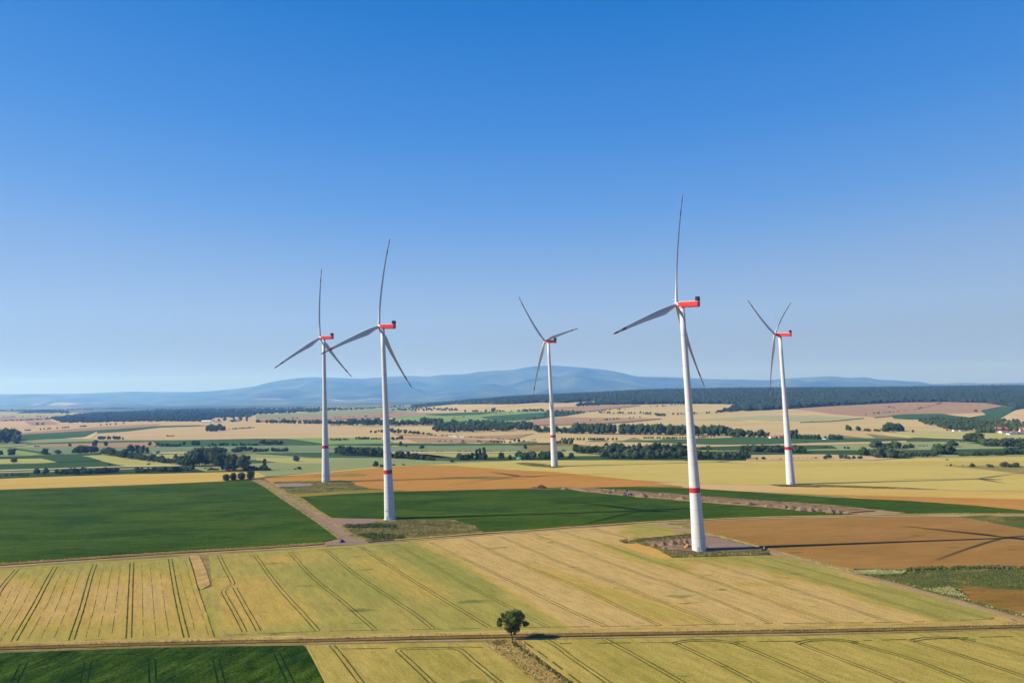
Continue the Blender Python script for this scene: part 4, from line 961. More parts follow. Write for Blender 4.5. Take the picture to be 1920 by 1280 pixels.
row((1130, 860.5), (1175, 860.5), 7, 12, 'tree in the front row of the long belt, left part', 'front row of the long belt', wid=1.0)
row((1172, 861), (1290, 861), 19, 16, 'tree in the front row of the long belt left of the tallest turbine', 'front row of the long belt', col='dg', wid=.95)
row((1305, 861.5), (1401, 862), 15, 14, 'tree in the front row of the long belt right of the tallest turbine', 'front row of the long belt', col='dg', wid=1.0)
row((1140, 853), (1300, 853.5), 21, 19, 'tall tree in the back row of the long belt', 'back row of the long belt', ['round', 'tall'], 'd', wid=.95)
row((1388, 848), (1440, 848.5), 8, 13, 'dark tree in the wood left of the rightmost turbine', 'wood behind the rightmost turbine', wid=1.0, jh=.15)
row((1440, 849), (1510, 850), 10, 13.5, 'dark tree in the wood behind the rightmost turbine', 'wood behind the rightmost turbine', wid=1.05, jh=.15)
row((1442, 862.5), (1540, 861), 12, 3.6, 'low bush in the hedge under the rightmost turbine', 'hedge by the rightmost turbine', 'bush', 'd')
row((1540, 861.5), (1560, 861.5), 2, 9.5, 'rounded tree of a pair in the hedge right of the rightmost turbine', 'pair in the hedge', wid=1.0)
row((1583, 861.5), (1604, 861.5), 3, 9, 'rounded tree in a trio at the right end of the hedge', 'trio in the hedge', wid=1.0)
row((1612, 855), (1640, 856), 5, 14, 'dark tree at the left side of the tall grove, right part of the photo', 'left side of the right grove', wid=1.0)
row((1636, 842), (1690, 842), 9, 13, 'dark tree at the back of the tall grove, right part of the photo', 'back of the right grove', wid=1.0)
row((1640, 859.5), (1692, 859.5), 9, 17, 'dark tree in the front of the tall grove, right part of the photo', 'front of the right grove', wid=1.0, col='dg')
row((1692, 858), (1760, 856), 11, 10, 'dark tree in the hedge running right from the tall grove', 'hedge right of the grove', wid=1.1, col='dg')
row((1757, 852.5), (1788, 852.5), 5, 17, 'big dark tree in the isolated round clump right of the grove', 'round clump right of the grove', wid=1.1, jh=.1)
row((1692, 841), (1711, 841), 3, 8.5, 'low tree in the small clump on the far pale field at right', 'small clump on the far pale field', wid=1.2)
row((1778, 838.5), (1794, 838.5), 3, 11.5, 'dark tree in the trio below the chapel', 'trio below the chapel', wid=1.1)
row((1797, 856), (1825, 855.5), 5, 6.5, 'low bush between the round clump and the right edge', 'low bushes at right', ['bush', 'round'])
row((1825, 855), (1890, 853.5), 9, 9, 'dark tree in the broken hedge near the right edge', 'broken hedge near the right edge', wid=1.1)
row((1888, 852.5), (1925, 852.5), 5, 13, 'dark tree at the right edge above the yellow field', 'trees at the right edge', wid=1.1)
row((1812, 832.5), (1840, 832.5), 4, 19, 'huge rounded tree below the red-roofed village', 'huge trees below the village', wid=1.0, jh=.12)
row((1838, 836.5), (1884, 837), 8, 13, 'dark tree in the long belt below the village', 'belt below the village', wid=1.1, jh=.15)
row((1880, 840.5), (1925, 841), 8, 17, 'dark tree in the tall end of the belt below the village', 'tall end of the belt below the village', wid=1.05, jh=.15)
row((1877, 877), (1912, 876), 6, 9, 'dark bush in the thicket on the yellow field at the right edge', 'thicket on the yellow field', wid=1.2)
row((1772, 874), (1806, 874), 5, 2.8, 'tiny bush in the scattered line on the yellow field', 'scattered tiny bushes on the yellow field', 'bush')

# ------------------------------------------------------------------ the rest: far trees and woods that read as one mass
LOWV, LOWT = [], []
for s_ in range(6):
    rg = np.random.default_rng(50 + s_); Vs, Ts, o_ = [], [], 0
    for i in range(5):
        a_ = i * 2.4 + s_; c_ = np.array([math.cos(a_) * .2, math.sin(a_) * .2, .45 + .09 * i]); v, t = ico(1, s_ * 9 + i, .25)
        v = c_ + v * rg.uniform(.22, .3); Vs.append(v); Ts.append(t + o_); o_ += len(v)
        v, t = leaves(c_, .27, 16, .07, rg); Vs.append(v); Ts.append(t + o_); o_ += len(v)
    V_ = np.concatenate(Vs); V_[:, 2] = V_[:, 2] * 1.05 - .1
    LOWV.append(V_); LOWT.append(np.concatenate(Ts))
def mass(name, items, m, label, cat='trees', kind='stuff', simple=False):
    """items: x, y, height in pixels, width factor"""
    Vs, Ts, o_ = [], [], 0
    sv = [ico(1, 900 + i, .25) for i in range(5)]
    for i, (x, y, hp, wd) in enumerate(items):
        p = U(x, y, 0); H = hp * p.y / F * (1.0 if simple else 1.15); a = RNG.uniform(0, 6.28); ca, sa = math.cos(a), math.sin(a)
        if simple:
            v, t = sv[i % 5]; v = v * .62 + np.array([0, 0, .45])
        else: v, t = LOWV[i % 6], LOWT[i % 6]
        x_ = (v[:, 0] * ca - v[:, 1] * sa) * H * wd + p.x; y_ = (v[:, 0] * sa + v[:, 1] * ca) * H * wd + p.y
        Vs.append(np.stack([x_, y_, v[:, 2] * H + p.z], 1)); Ts.append(t + o_); o_ += len(v)
    o = link(name, trimesh(name, np.concatenate(Vs), np.concatenate(Ts), m))
    tag(o, label, cat, None, kind)
    return o
def inside(poly, step, sy, hp, wd=1.0, jh=.2):
    P = []
    xs = [p[0] for p in poly]; ys = [p[1] for p in poly]
    for y in np.arange(max(ys), min(ys), -sy):
        for x in np.arange(min(xs), max(xs), step): P.append((x + random.uniform(-.5, .5) * step, y + random.uniform(-.5, .5) * sy))
    k = inpoly(P, poly)
    return [(P[i][0], P[i][1], hp * random.uniform(1 - jh, 1 + jh), wd) for i in range(len(P)) if k[i]]
def along(a, b, n, hp, wd=1.0, jh=.3, jy=.5):
    out = []
    for i in range(n):
        t = random.random() if n > 3 else (i + .5) / n
        out.append((a[0] + (b[0] - a[0]) * t, a[1] + (b[1] - a[1]) * t + random.uniform(-jy, jy), hp * random.uniform(1 - jh, 1 + jh), wd))
    return out
CN = LEAF_DARK
mass('woodland', inside([(-90, 833), (-90, 822), (0, 822), (26, 823), (33, 829), (33, 833)], 6, 4, 18, 1.0), CN, 'dark wood of tall trees cut by the left edge')
mass('woodland', inside([(812, 810.5), (812, 803), (830, 799), (900, 797), (945, 799), (1002, 800), (1002, 808), (960, 808.5), (860, 811.5)], 5, 2.6, 9, 1.0), CN, 'dark spruce wood on the hillside between second and middle turbine')
mass('tree_belt', along((1003, 810), (1080, 812.5), 34, 9) + along((1076, 812.5), (1370, 817), 130, 15.5, .85, .14) + along((1370, 819), (1440, 820.5), 20, 12, 1.0, .25) + along((1440, 821), (1472, 822), 7, 5), CN, 'long dense belt of tall dark trees crossing the picture behind the tallest turbine')
mass('woodland', inside([(1722, 794), (1730, 790), (1760, 789), (1840, 793), (1860, 795), (1838, 808), (1800, 808.5), (1775, 807), (1760, 801)], 5, 2.6, 8, 1.0), CN, 'dark wood on the slope left of the red-roofed village')
mass('village_trees', inside([(1835, 808), (1838, 796), (1870, 790), (1925, 796), (1925, 810), (1880, 811), (1850, 813)], 5, 3, 8, .9)[::2] + along((1832, 812), (1868, 813), 14, 8), CN, 'trees among the red roofs of the village at the right edge')
mass('village_trees', along((480, 793), (652, 796), 70, 6) + along((650, 797), (740, 797), 60, 9) + along((735, 797.5), (812, 796.5), 40, 7) + along((790, 796), (830, 797), 20, 10) + along((845, 791), (935, 792), 26, 4), CN, 'trees round the village with two towers')
mass('woodland', inside([(396, 790), (470, 781), (480, 783), (480, 793), (400, 791)], 7, 3, 5, 1.0)[::2], CN, 'trees among the roofs of the far left village')
mass('copse', inside([(385, 810), (390, 804), (420, 803), (424, 807), (412, 810)], 4, 2.2, 7, 1.0) + along((422, 806), (478, 802), 30, 2) + along((313, 818), (326, 818), 8, 2), CN, 'dark copse on the pinkish stubble hill at left')
mass('copse', inside([(690, 812), (735, 806), (765, 810), (810, 816), (760, 814)], 6, 2, 4.5, 1.1) + along((770, 812), (820, 817), 30, 3) + along((820, 816), (960, 826), 46, 2.2) + along((620, 826), (655, 826), 24, 3.5) + along((667, 824), (692, 824), 18, 4) + along((697, 824), (715, 824), 10, 3) + along((734, 825), (756, 823), 14, 4.5), CN, 'dark scrub on the banks between the stubble fields')
mass('copse', inside([(733, 770), (740, 767.5), (800, 765.5), (860, 768), (872, 771), (800, 771)], 6, 1.6, 3.5, 1.1) + along((870, 772), (960, 772), 26, 3) + along((960, 772), (1018, 771), 18, 4) + inside([(1018, 780), (1030, 771), (1098, 773), (1095, 775), (1060, 781)], 5, 2, 4) + along((960, 788), (1030, 782), 30, 2.4), CN, 'narrow dark woods on the pale hillside')
mass('roadside_trees', [(x_, 825.5, 4.6, .9) for x_ in (1054, 1059, 1067, 1071.5, 1075.6, 1083, 1088, 1095, 1104, 1108, 1112, 1115, 1120, 1124, 1128, 1132, 1140, 1149, 1156)] + [(1200 + v / 8, 822.8, 4, .9) for v in (65, 97, 132, 165, 195, 262, 298, 355, 410, 440, 485, 515, 550, 600, 640, 678)] + [(1200 + v / 8, 820, 3, 1) for v in (875, 945, 978, 1015, 1070, 1110)] + [(965, 828, 5, 1), (973, 829, 6, 1), (982, 828, 3, 1.4), (991, 829, 2, 1.5), (1001, 829, 2, 1)] + along((1044, 832), (1063, 832), 7, 6) + [(1071, 833, 8, 1)] + along((1380, 832), (1382, 832), 2, 3), CN, 'sparse line of little roadside trees across the far fields')
mass('far_bushes', [(190, 824, 6, 1), (186, 824, 6, 1), (195, 824, 6, 1), (203, 824, 6, 1), (206, 824, 5, 1), (214, 824, 6, 1), (218, 824, 6, 1), (223, 824, 6, 1), (230, 824, 4, 1)], LEAF_BROWN, 'line of brownish round bushes at the edge of the stubble, left')
mass('far_bushes', [(x_, 808 - (x_ - 48) * .07, 3, 1.0) for x_ in (48, 52, 56, 76, 83, 90, 94, 107, 117, 121, 124, 128, 151, 155, 158, 161, 189, 200, 207, 217, 232, 285, 340)], LEAF_BROWN, 'dotted line of small bushes on the far stubble, left')
mass('far_bushes', [(x_, 847.2, 2.2, 1.6) for x_ in (761, 774, 782, 790, 793, 799, 820, 828, 859, 864, 872, 875, 881, 914, 919, 922, 940, 945, 956, 972, 980, 984, 993, 1005, 1008)], LEAF_DARK, 'dotted line of low bushes along the tan strip in the valley')
mass('far_trees', along((1133, 836.5), (1160, 836.5), 8, 5) + along((1208, 843), (1236, 843), 10, 6) + along((1262, 842), (1300, 842), 14, 7) + along((1312, 843), (1332, 844), 9, 6) + along((1338, 845), (1378, 845), 8, 2.5) + along((1098, 834), (1130, 835), 6, 2) + along((1488, 822), (1504, 823), 6, 7) + along((1508, 823.5), (1548, 824), 12, 6.5) + along((1555, 824.5), (1586, 824.5), 11, 7.5) + along((1482, 822.5), (1492, 822.5), 5, 12) + along((1530, 840.5), (1560, 841), 8, 3.5) + along((1580, 842), (1592, 842), 4, 4.5) + along((1712, 837), (1760, 837.5), 10, 2.5) + [(1751, 837.5, 4.5, 1)] + along((1600, 826.5), (1770, 828.5), 24, 1.8) + [(1801, 830, 5, .6), (1807, 830, 5, .6)], LEAF_DARK, 'scattered far trees between the fields behind the turbines')
mass('far_bushes', along((810, 828), (960, 830), 20, 2.8) + along((1100, 790), (1200, 783.5), 16, 2.6) + along((1230, 780), (1248, 780), 7, 4) + along((1100, 773), (1180, 767), 14, 2.6) + along((1120, 774.5), (1200, 776), 24, 2.8) + along((1200, 775.5), (1250, 780), 16, 3.4) + along((1262, 778), (1345, 775), 16, 3) + along((1215, 763.5), (1290, 759), 12, 2.4) + along((1622, 778), (1650, 775.5), 6, 2.6) + along((1655, 775), (1720, 768), 14, 1.8) + along((1720, 767.5), (1766, 757), 18, 2.2) + along((1660, 763), (1678, 765), 7, 2) + along((850, 785), (880, 781), 7, 1.8) + along((930, 777), (960, 775), 6, 2) + along((520, 785), (560, 785), 6, 2) + along((610, 784), (720, 780), 14, 1.8) + along((1500, 790), (1530, 790), 5, 1.5) + along((600, 798), (700, 799), 14, 1.8), LEAF_DARK, 'dots of bushes along the banks of the hill fields')
mass('farmstead_trees', along((1588, 807), (1612, 807.5), 8, 7) + along((1612, 808), (1664, 809), 22, 4.5) + along((1662, 809), (1696, 809.5), 18, 13, 1.0, .2) + along((1498, 823), (1503, 823), 3, 5), CN, 'clump and hedge on the pale hill field right of the rightmost turbine')
# the dark forest that crowns the hills: a tall canopy sheet and thousands of crowns on it
FOR = [(775, 761), (800, 757.5), (860, 755), (880, 757.5), (900, 757), (960, 757), (1010, 754), (1060, 754), (1110, 750.5), (1140, 752), (1090, 757), (1070, 761), (1080, 762), (1130, 759), (1180, 757.5), (1240, 756), (1300, 756), (1380, 756.5), (1380, 762), (1366, 769), (1345, 772), (1400, 770), (1440, 767.5), (1480, 765), (1560, 760.5), (1700, 753), (1770, 752.5), (1850, 754), (1890, 760.5), (1912, 764), (1925, 764), (2400, 752)]
UP = [(2400, 722), (1920, 723.5), (1800, 725.5), (1660, 727), (1440, 729), (1300, 732), (1200, 734), (1080, 736), (1000, 739.5), (960, 742), (900, 746), (840, 750), (800, 754), (770, 759)]
items = []
HU2 = []
def forest():
    Vs, Ts, o_ = [], [], 0
    sv = [ico(1, 700 + i, .28) for i in range(8)]
    fx = [p[0] for p in FOR[:]]
    # lower edge as a function of x, the copse and the spurs are set apart
    low = [(775, 760), (800, 757.5), (860, 755.5), (862, 757.5), (900, 757), (960, 757), (1010, 754), (1060, 754.5), (1110, 751), (1140, 753), (1180, 757.5), (1240, 756.5), (1300, 756), (1385, 757), (1400, 769), (1440, 767.5), (1480, 765), (1560, 760.5), (1700, 753.5), (1770, 752.5), (1850, 754.5), (1890, 761), (1920, 764), (2400, 760)]
    for x in np.arange(775, 2300, 2.6):
        yl = np.interp(x, [p[0] for p in low], [p[1] for p in low])
        p0 = U(x, yl, 0); u = p0.x / p0.y
        y = p0.y
        if y > 6300: y = 5900
        while y < 6700:
            if True:
                X = u * y + RNG.uniform(-14, 14); Y = y + RNG.uniform(-12, 12)
                z = float(tz(X, Y)); r = RNG.uniform(10, 16)
                v, t = sv[RNG.integers(8)]
                P = v * np.array([r, r, r * .95]) + np.array([X, Y, z + RNG.uniform(5, 12)])
                Vs.append(P); Ts.append(t + o_); o_ += len(v)
            y += 34 + (y - p0.y) * .012
    tag(link('forest', trimesh('forest', np.concatenate(Vs), np.concatenate(Ts), LEAF_FOREST)), 'dark forest covering the long ridge on the right horizon', 'forest', None, 'stuff')
forest()
mass('forest_spur', inside([(1345, 773), (1366, 766), (1390, 757), (1420, 758), (1420, 769), (1380, 771)], 3, 1.3, 4, 1.2) + inside([(1072, 762), (1090, 756.5), (1140, 754), (1190, 758), (1130, 759.5)], 3, 1.2, 3.4, 1.2) + inside([(1895, 771), (1905, 764), (1925, 762), (1925, 766)], 3, 1.3, 4, 1.0), LEAF_FOREST, 'spurs of forest reaching down between the hill fields', simple=True)
mass('far_woodland', inside([(150, 779), (240, 772), (300, 768.5), (480, 766), (640, 765), (640, 768), (480, 771), (300, 773), (220, 776), (150, 780)], 5, 1.1, 2.6, 1.5) + inside([(-120, 770), (100, 768), (250, 765), (250, 766.5), (100, 770), (-120, 772)], 5, 1.0, 2, 1.6), LEAF_FOREST, 'thin distant bands of wood near the foot of the mountains', simple=True)
WF = [(95, 785), (130, 781), (145, 779), (145, 777), (220, 775), (360, 772), (480, 771), (640, 768.5), (660, 766), (600, 772), (480, 777), (470, 781), (400, 784), (392, 790), (290, 790), (120, 793)]
mass('far_woodland', inside(WF, 4, 1.5, 4.5, 1.3) + inside([(35, 775), (60, 770), (130, 770), (128, 775)], 4, 1.4, 3, 1.3) + inside([(640, 770), (700, 766), (760, 761), (700, 764), (640, 767)], 4, 1.4, 2.4, 1.3) + inside([(-200, 776), (-200, 771), (-40, 771), (-40, 775)], 4, 1.4, 3, 1.3) + inside([(-200, 792), (-200, 784), (-10, 785), (-10, 789)], 5, 2, 3, 1.3)[::3] + along((0, 789), (45, 788.5), 20, 1.8) + along((45, 788), (95, 785), 22, 2.2) + along((0, 782), (90, 781), 20, 1.6), LEAF_FOREST, 'wide dark wood across the plain on the left, below the mountains', simple=True)

# ------------------------------------------------------------------ wind turbines
WHITE = plain('white_tower_paint', (.52, .52, .53, 1), 0.45, 0.4, .035, .12)
BLADEW = plain('pale_blade_paint', (.44, .45, .47, 1), 0.4, 0.4, .03, .2)
JOINT = plain('joint_grey', (.36, .36, .37, 1), 0.6, 0.3, .1, .3)
RED = plain('signal_red_paint', (.42, .012, .022, 1), 0.45, 0.4, .06, .5)
NRED = plain('nacelle_red_paint', (.62, .025, .028, 1), 0.45, 0.4, .05, .5)
BLACK = plain('black_metal', (.012, .014, .02, 1), 0.5, 0.3, .2, 1)
GREYM = plain('grey_metal', (.32, .33, .34, 1), 0.5, 0.4, .1, 1)
def pix_plane(px, py, Y):
    d = ray(px, py); t = Y / d[1]
    return Vector((d[0] * t, Y, CAMZ + d[2] * t))
def turbine(base, top, yaw, ph, L, bend, over, tilt, label, emblem):
    B = U(*base, 0.0); TP = pix_plane(*top, B.y)
    lean = math.atan2(TP.x - B.x, TP.z); H = math.hypot(TP.x - B.x, TP.z); k = H / 158.0
    root = empty('wind_turbine', B, (0, lean, 0))
    tag(root, label, 'wind turbine', 'wind turbines standing in the fields')
    prof = [(-.006, .0285), (0, .0280), (.04, .0272), (.12, .0250), (.20, .0227), (.232, .0219), (.253, .0214), (.34, .0194), (.45, .0170), (.56, .0148), (.62, .0138), (.75, .0128), (.88, .0117), (.984, .0107)]
    NS = 48
    mb = MB()
    mb.loft([[(r * H * math.cos(a), r * H * math.sin(a), z * H) for a in [2 * math.pi * i / NS for i in range(NS)]] for z, r in prof])
    mb.M = [0] * len(mb.F)
    def rad(z): return float(np.interp(z, [p[0] for p in prof], [p[1] for p in prof]))
    for z in (.055, .11, .165, .285, .345, .40, .455, .51, .565, .62, .745, .87):     # joints between the tower sections
        mb.loft([[((rad(zz) * H + .02) * math.cos(a), (rad(zz) * H + .02) * math.sin(a), zz * H) for a in [2 * math.pi * i / NS for i in range(NS)]] for zz in (z, z + .22 / H)], 1, False)
    tw = mb.build('tower', [WHITE, JOINT], root, True)
    m2 = MB()
    m2.loft([[((rad(z) * H + .03) * math.cos(a), (rad(z) * H + .03) * math.sin(a), z * H) for a in [2 * math.pi * i / NS for i in range(NS)]] for z in (.2325, .2530)], 0, False)
    m2.build('red_band', RED, tw, True)
    # plinth, door with steps and a little canopy on the side towards the road
    m3 = MB(); m3.cyl((0, 0, -.3), (0, 0, .35), .0280 * H + 1.0, .0280 * H + .8, 40)
    m3.build('foundation_ring', plain('concrete', (.42, .40, .37, 1), .9, .1, .1, 1), tw, False)
    aa = math.radians(-112); r0 = .0275 * H
    dd = Vector((math.cos(aa), math.sin(aa), 0))
    m4 = MB(); c = dd * r0
    m4.box((c.x, c.y, 2.2), (1.1, .3, 2.3), 0, 1, aa + math.pi / 2); m4.build('door', GREYM, tw)
    m5 = MB(); c = dd * (r0 + .9)
    for i in range(3): m5.box((dd.x * (r0 + .5 + .35 * i), dd.y * (r0 + .5 + .35 * i), .9 - .25 * i), (1.3, .34, .15), 0, 1, aa + math.pi / 2)
    m5.build('steps', GREYM, tw)
    if emblem:
        m6 = MB(); c = dd * (rad(.045) * H + .03)
        for s in (-1, 1):
            m6.box((c.x - s * dd.y * .8, c.y + s * dd.x * .8, .047 * H), (1.5, .08, .34), 0, .6, aa + math.pi / 2)
        m6.box((c.x, c.y, .043 * H), (.9, .08, .3), 0, .6, aa + math.pi / 2)
        m6.build('dark_marking', BLACK, tw)
    n_ = Vector((-math.cos(yaw) * math.cos(tilt), -math.sin(yaw) * math.cos(tilt), math.sin(tilt)))
    s_ = n_.cross(Vector((0, 0, 1))).normalized(); up = s_.cross(n_)
    P0 = Vector((0, 0, H))
    # nacelle: local x runs from the rotor to the tail
    X = -n_; Zn = up; Yn = Zn.cross(X)
    NM = Matrix((X, Yn, Zn)).transposed().to_4x4(); NM.translation = P0
    f0 = -(over * H - 1.7 * k)
    mb = MB(); w_, h0, h1, tl = 2.0 * k, -1.85 * k, 1.65 * k, 11.9 * k
    R = []
    for x, a_, lo, hi in ((f0, .72, h0 * .8, h1 * .9), (f0 + .5 * k, .86, h0 * .92, h1), (f0 + 2.0 * k, 1, h0, h1), (tl - .5 * k, 1, h0, h1), (tl, .94, h0 * .93, h1 * .96)):
        ww = w_ * a_; c_ = .35 * k
        R.append([(x, -ww + c_, lo), (x, ww - c_, lo), (x, ww, lo + c_), (x, ww, hi - c_ * .5), (x, ww - c_ * .5, hi), (x, -ww + c_ * .5, hi), (x, -ww, hi - c_ * .5), (x, -ww, lo + c_)])
    mb.loft(R)
    nc = mb.build('nacelle', NRED, root, False, .06); nc.matrix_local = NM
    rf = MB(); rf.box(((f0 + tl) / 2 + .6 * k, 0, h1 + .1 * k), (tl - f0 - 1.6 * k, w_ * 1.86, .42 * k)); rf.build('roof_panel', WHITE, nc, False, .05)
    cl = MB(); cl.box((tl - .95 * k, 0, h1 + 1.65 * k), (1.7 * k, w_ * 1.9, 2.9 * k)); cl.build('cooler', BLACK, nc, False, .05)
    yb = MB(); yb.cyl((0, 0, -2.6 * k), (0, 0, h0 + .15 * k), .0107 * H * 1.03, .0107 * H * 1.12, 24)
    yb.build('yaw_ring', WHITE, nc, True)
    # rotor hub
    hp = P0 + n_ * over * H
    R = []
    for q in range(9):
        t = q / 8; x = 1.9 * k - t * 4.3 * k; r = 1.75 * k * (math.sin(min(1, .12 + t * 1.25) * math.pi / 2)) ** .8
        R.append([(x, r * math.cos(a), r * math.sin(a)) for a in [2 * math.pi * i / 20 for i in range(20)]])
    mb = MB(); mb.loft(R); hb = mb.build('hub', WHITE, root, True)
    HM = Matrix((n_, s_, n_.cross(s_))).transposed().to_4x4(); HM.translation = hp; hb.matrix_local = HM
    # blades
    A_ = .055; B_ = A_ + bend; Lm = L * H
    stn = [0, .02, .05, .09, .14, .19, .25, .33, .42, .52, .62, .72, .80, .8001, .86, .8601, .93, .9301, .965, .99, 1.0]
    V, Fc, Mi = [], [], []
    NP = 14
    for t in stn:
        ch = float(np.interp(t, [0, .03, .09, .19, .25, .5, .8, .96, .99, 1], [2.5, 2.5, 3.3, 4.6, 4.4, 3.0, 1.9, 1.2, .7, .2])) * k
        th = float(np.interp(t, [0, .03, .09, .19, .3, .6, 1], [2.3, 2.2, 1.75, 1.2, .8, .38, .05])) * k
        tw_ = math.radians(float(np.interp(t, [0, .2, .5, 1], [24, 18, 8, 1])))
        off = float(np.interp(t, [0, .05, .19, 1], [0, 0, .17, .12]))
        y0 = H * (A_ * t - B_ * t * t)
        for j in range(NP):
            a = 2 * math.pi * j / NP
            x = math.cos(a) * ch / 2 - off * ch
            sharp = 1.0 if t < .06 else (1 - .75 * max(0, -math.cos(a)) ** 1.5)
            y = math.sin(a) * th / 2 * sharp
            V.append((x * math.cos(tw_) - y * math.sin(tw_), x * math.sin(tw_) + y * math.cos(tw_) + y0, .6 * k + t * (Lm - .6 * k)))
    for i in range(len(stn) - 1):
        red = (.80 <= stn[i] < .86) or stn[i] >= .93
        for j in range(NP):
            a = i * NP + j; b2 = i * NP + (j + 1) % NP
            Fc.append((a, b2, b2 + NP, a + NP)); Mi.append(1 if red else 0)
    Fc.append(tuple(range((len(stn) - 1) * NP, len(stn) * NP))); Mi.append(1)
    me = bpy.data.meshes.new('blade'); me.from_pydata(V, [], Fc); me.materials.append(BLADEW); me.materials.append(RED)
    for p, q in zip(me.polygons, Mi): p.material_index = q; p.use_smooth = True
    me.update()
    for i in range(3):
        a = ph + i * 2 * math.pi / 3
        d = up * math.cos(a) + s_ * math.sin(a)
        bo = link('blade', me, root)
        BM = Matrix((n_.cross(d), n_, d)).transposed().to_4x4(); BM.translation = hp; bo.matrix_local = BM
R_ = math.radians
turbine((611, 904), (607, 633), R_(-21.7), R_(123.3), .495, -.0161, .031, R_(2.1), 'leftmost wind turbine, its left blade tip close to the neighbour\'s, at the orange field', True)
turbine((731, 973), (717, 612), R_(-21.9), R_(11.0), .497, -.0068, .022, R_(4.7), 'second wind turbine from the left, at the rough patch where the gravel tracks meet', True)
turbine((1040, 875), (1028, 640), R_(-41), R_(75), .475, -.0038, .036, R_(6.2), 'middle and farthest wind turbine with one blade down to the left, at the green barn', False)
turbine((1311, 1032), (1278, 571), R_(-37.6), R_(14), .502, -.0247, .024, R_(4.4), 'tallest and nearest wind turbine, standing on the gravel pad with soil heaps', False)
turbine((1483, 909), (1462, 627), R_(-40.9), R_(57.2), .45, -.029, .034, R_(5.9), 'rightmost wind turbine, its rotor forming a Y with one blade straight down', False)

# ------------------------------------------------------------------ mast on the summit
q0 = pix_plane(1037, 686.5, 25000.0); root = empty('summit_mast', (q0.x, q0.y, q0.z)); tag(root, 'tiny mast on the highest point of the distant mountain', 'mast')
mb = MB(); mb.cyl((0, 0, -60), (0, 0, 85), 7, 3, 8); mb.build('mast', plain('mast_grey', (.2, .2, .2, 1), .6, .2, .1, 1), root)
mb = MB(); mb.box((30, 0, -8), (70, 30, 34), 0, .9); mb.build('summit_building', plain('summit_grey', (.3, .3, .3, 1), .6, .2, .1, 1), root)
# ------------------------------------------------------------------ buildings
ROOFS = {'red': plain('red_tiles', (.42, .13, .08, 1), .85, .1, .2, .6), 'dark': plain('slate', (.10, .10, .13, 1), .8, .2, .2, .6), 'plum': plain('dark_red_tiles', (.26, .10, .11, 1), .85, .1, .2, .6), 'pale': plain('pale_metal_roof', (.55, .66, .72, 1), .5, .4, .05, 1), 'orange': plain('orange_tiles', (.5, .22, .12, 1), .85, .1, .2, .6)}
WALLS = {'cream': plain('cream_render', (.72, .62, .45, 1), .9, .1, .06, .5), 'white': plain('white_render', (.80, .78, .72, 1), .9, .1, .05, .5), 'brick': plain('brick', (.45, .22, .16, 1), .9, .1, .1, .5), 'yellow': plain('yellow_render', (.85, .72, .35, 1), .9, .1, .05, .5), 'grey': plain('grey_render', (.42, .40, .40, 1), .9, .1, .05, .5)}
PANE = plain('dark_pane', (.02, .025, .03, 1), .2, .5, .1, 1)
def house(x, y, wp, hp, roof, wall, label, dep=None, rz=0.0, name='house', cat='house', group=None, rh=.5, wins=0):
    p = U(x, y, 0); m_ = p.y / F; w_ = wp * m_; h_ = hp * m_; d_ = dep or min(11, w_ * .8)
    root = empty(name, p, (0, 0, rz)); tag(root, label, cat, group)
    e = h_ * (1 - rh)
    mb = MB(); mb.box((0, 0, e / 2 - .25), (w_, d_, e + .5))
    mb.add([(-w_ / 2, -d_ / 2, e), (-w_ / 2, d_ / 2, e), (-w_ / 2, 0, h_ * .98)], [(0, 2, 1)]); mb.add([(w_ / 2, -d_ / 2, e), (w_ / 2, d_ / 2, e), (w_ / 2, 0, h_ * .98)], [(0, 1, 2)])
    mb.M = [0] * len(mb.F)
    wl = mb.build('wall', WALLS[wall], root)
    rb = MB(); o_ = .5; q = .25
    A = [(-w_ / 2 - o_, -d_ / 2 - o_, e - .25), (-w_ / 2 - o_, 0, h_), (-w_ / 2 - o_, d_ / 2 + o_, e - .25)]
    V = [a for a in A] + [(a[0], a[1], a[2] + q) for a in A] + [(-a[0], a[1], a[2]) for a in A] + [(-a[0], a[1], a[2] + q) for a in A]
    rb.add(V, [(3, 4, 10, 9), (4, 5, 11, 10), (0, 6, 7, 1), (1, 7, 8, 2), (0, 3, 9, 6), (2, 8, 11, 5), (0, 1, 4, 3), (1, 2, 5, 4), (6, 9, 10, 7), (7, 10, 11, 8)])
    rb.build('roof', ROOFS[roof], root)
    for i in range(wins):
        wx = -w_ / 2 + w_ * (i + .5) / wins
        mw = MB(); mw.box((wx, -d_ / 2 - .04, e * .55), (w_ / wins * .35, .1, e * .34)); mw.build('window', PANE, root)
    return root
house(1848, 804.5, 14, 6.5, 'red', 'cream', 'red-roofed house with a pale gable, leftmost in the village at the right edge', rz=.25, wins=3)
house(1866, 803.5, 10, 5.5, 'plum', 'brick', 'dark red roof among trees, second from left in the right village', rz=-.1, wins=2)
house(1877, 807.5, 22, 7, 'red', 'brick', 'long red-tiled farmhouse roof above the white barns', rz=.05, wins=4)
house(1881.5, 812.5, 13, 5.2, 'plum', 'white', 'white-walled barn in front of the long red roof', rh=.22, wins=3, rz=.05)
house(1901, 812.3, 15, 4.2, 'plum', 'grey', 'low purplish-red roof just behind the long white wall', rh=.6)
house(1898.5, 815.6, 17, 4.0, 'dark', 'white', 'long low white building at the front of the right village', rh=.2, wins=5)
house(1912, 815.4, 12, 5.5, 'dark', 'grey', 'dark slate roof at the front right of the village, cut by trees', rh=.6)
house(1911, 808.5, 11, 8, 'orange', 'cream', 'orange-roofed house with pale walls near the right edge', rz=.5, wins=3)
house(1920.5, 806.5, 8, 6.5, 'red', 'brick', 'red-roofed house cut by the right edge of the picture', rz=.2)
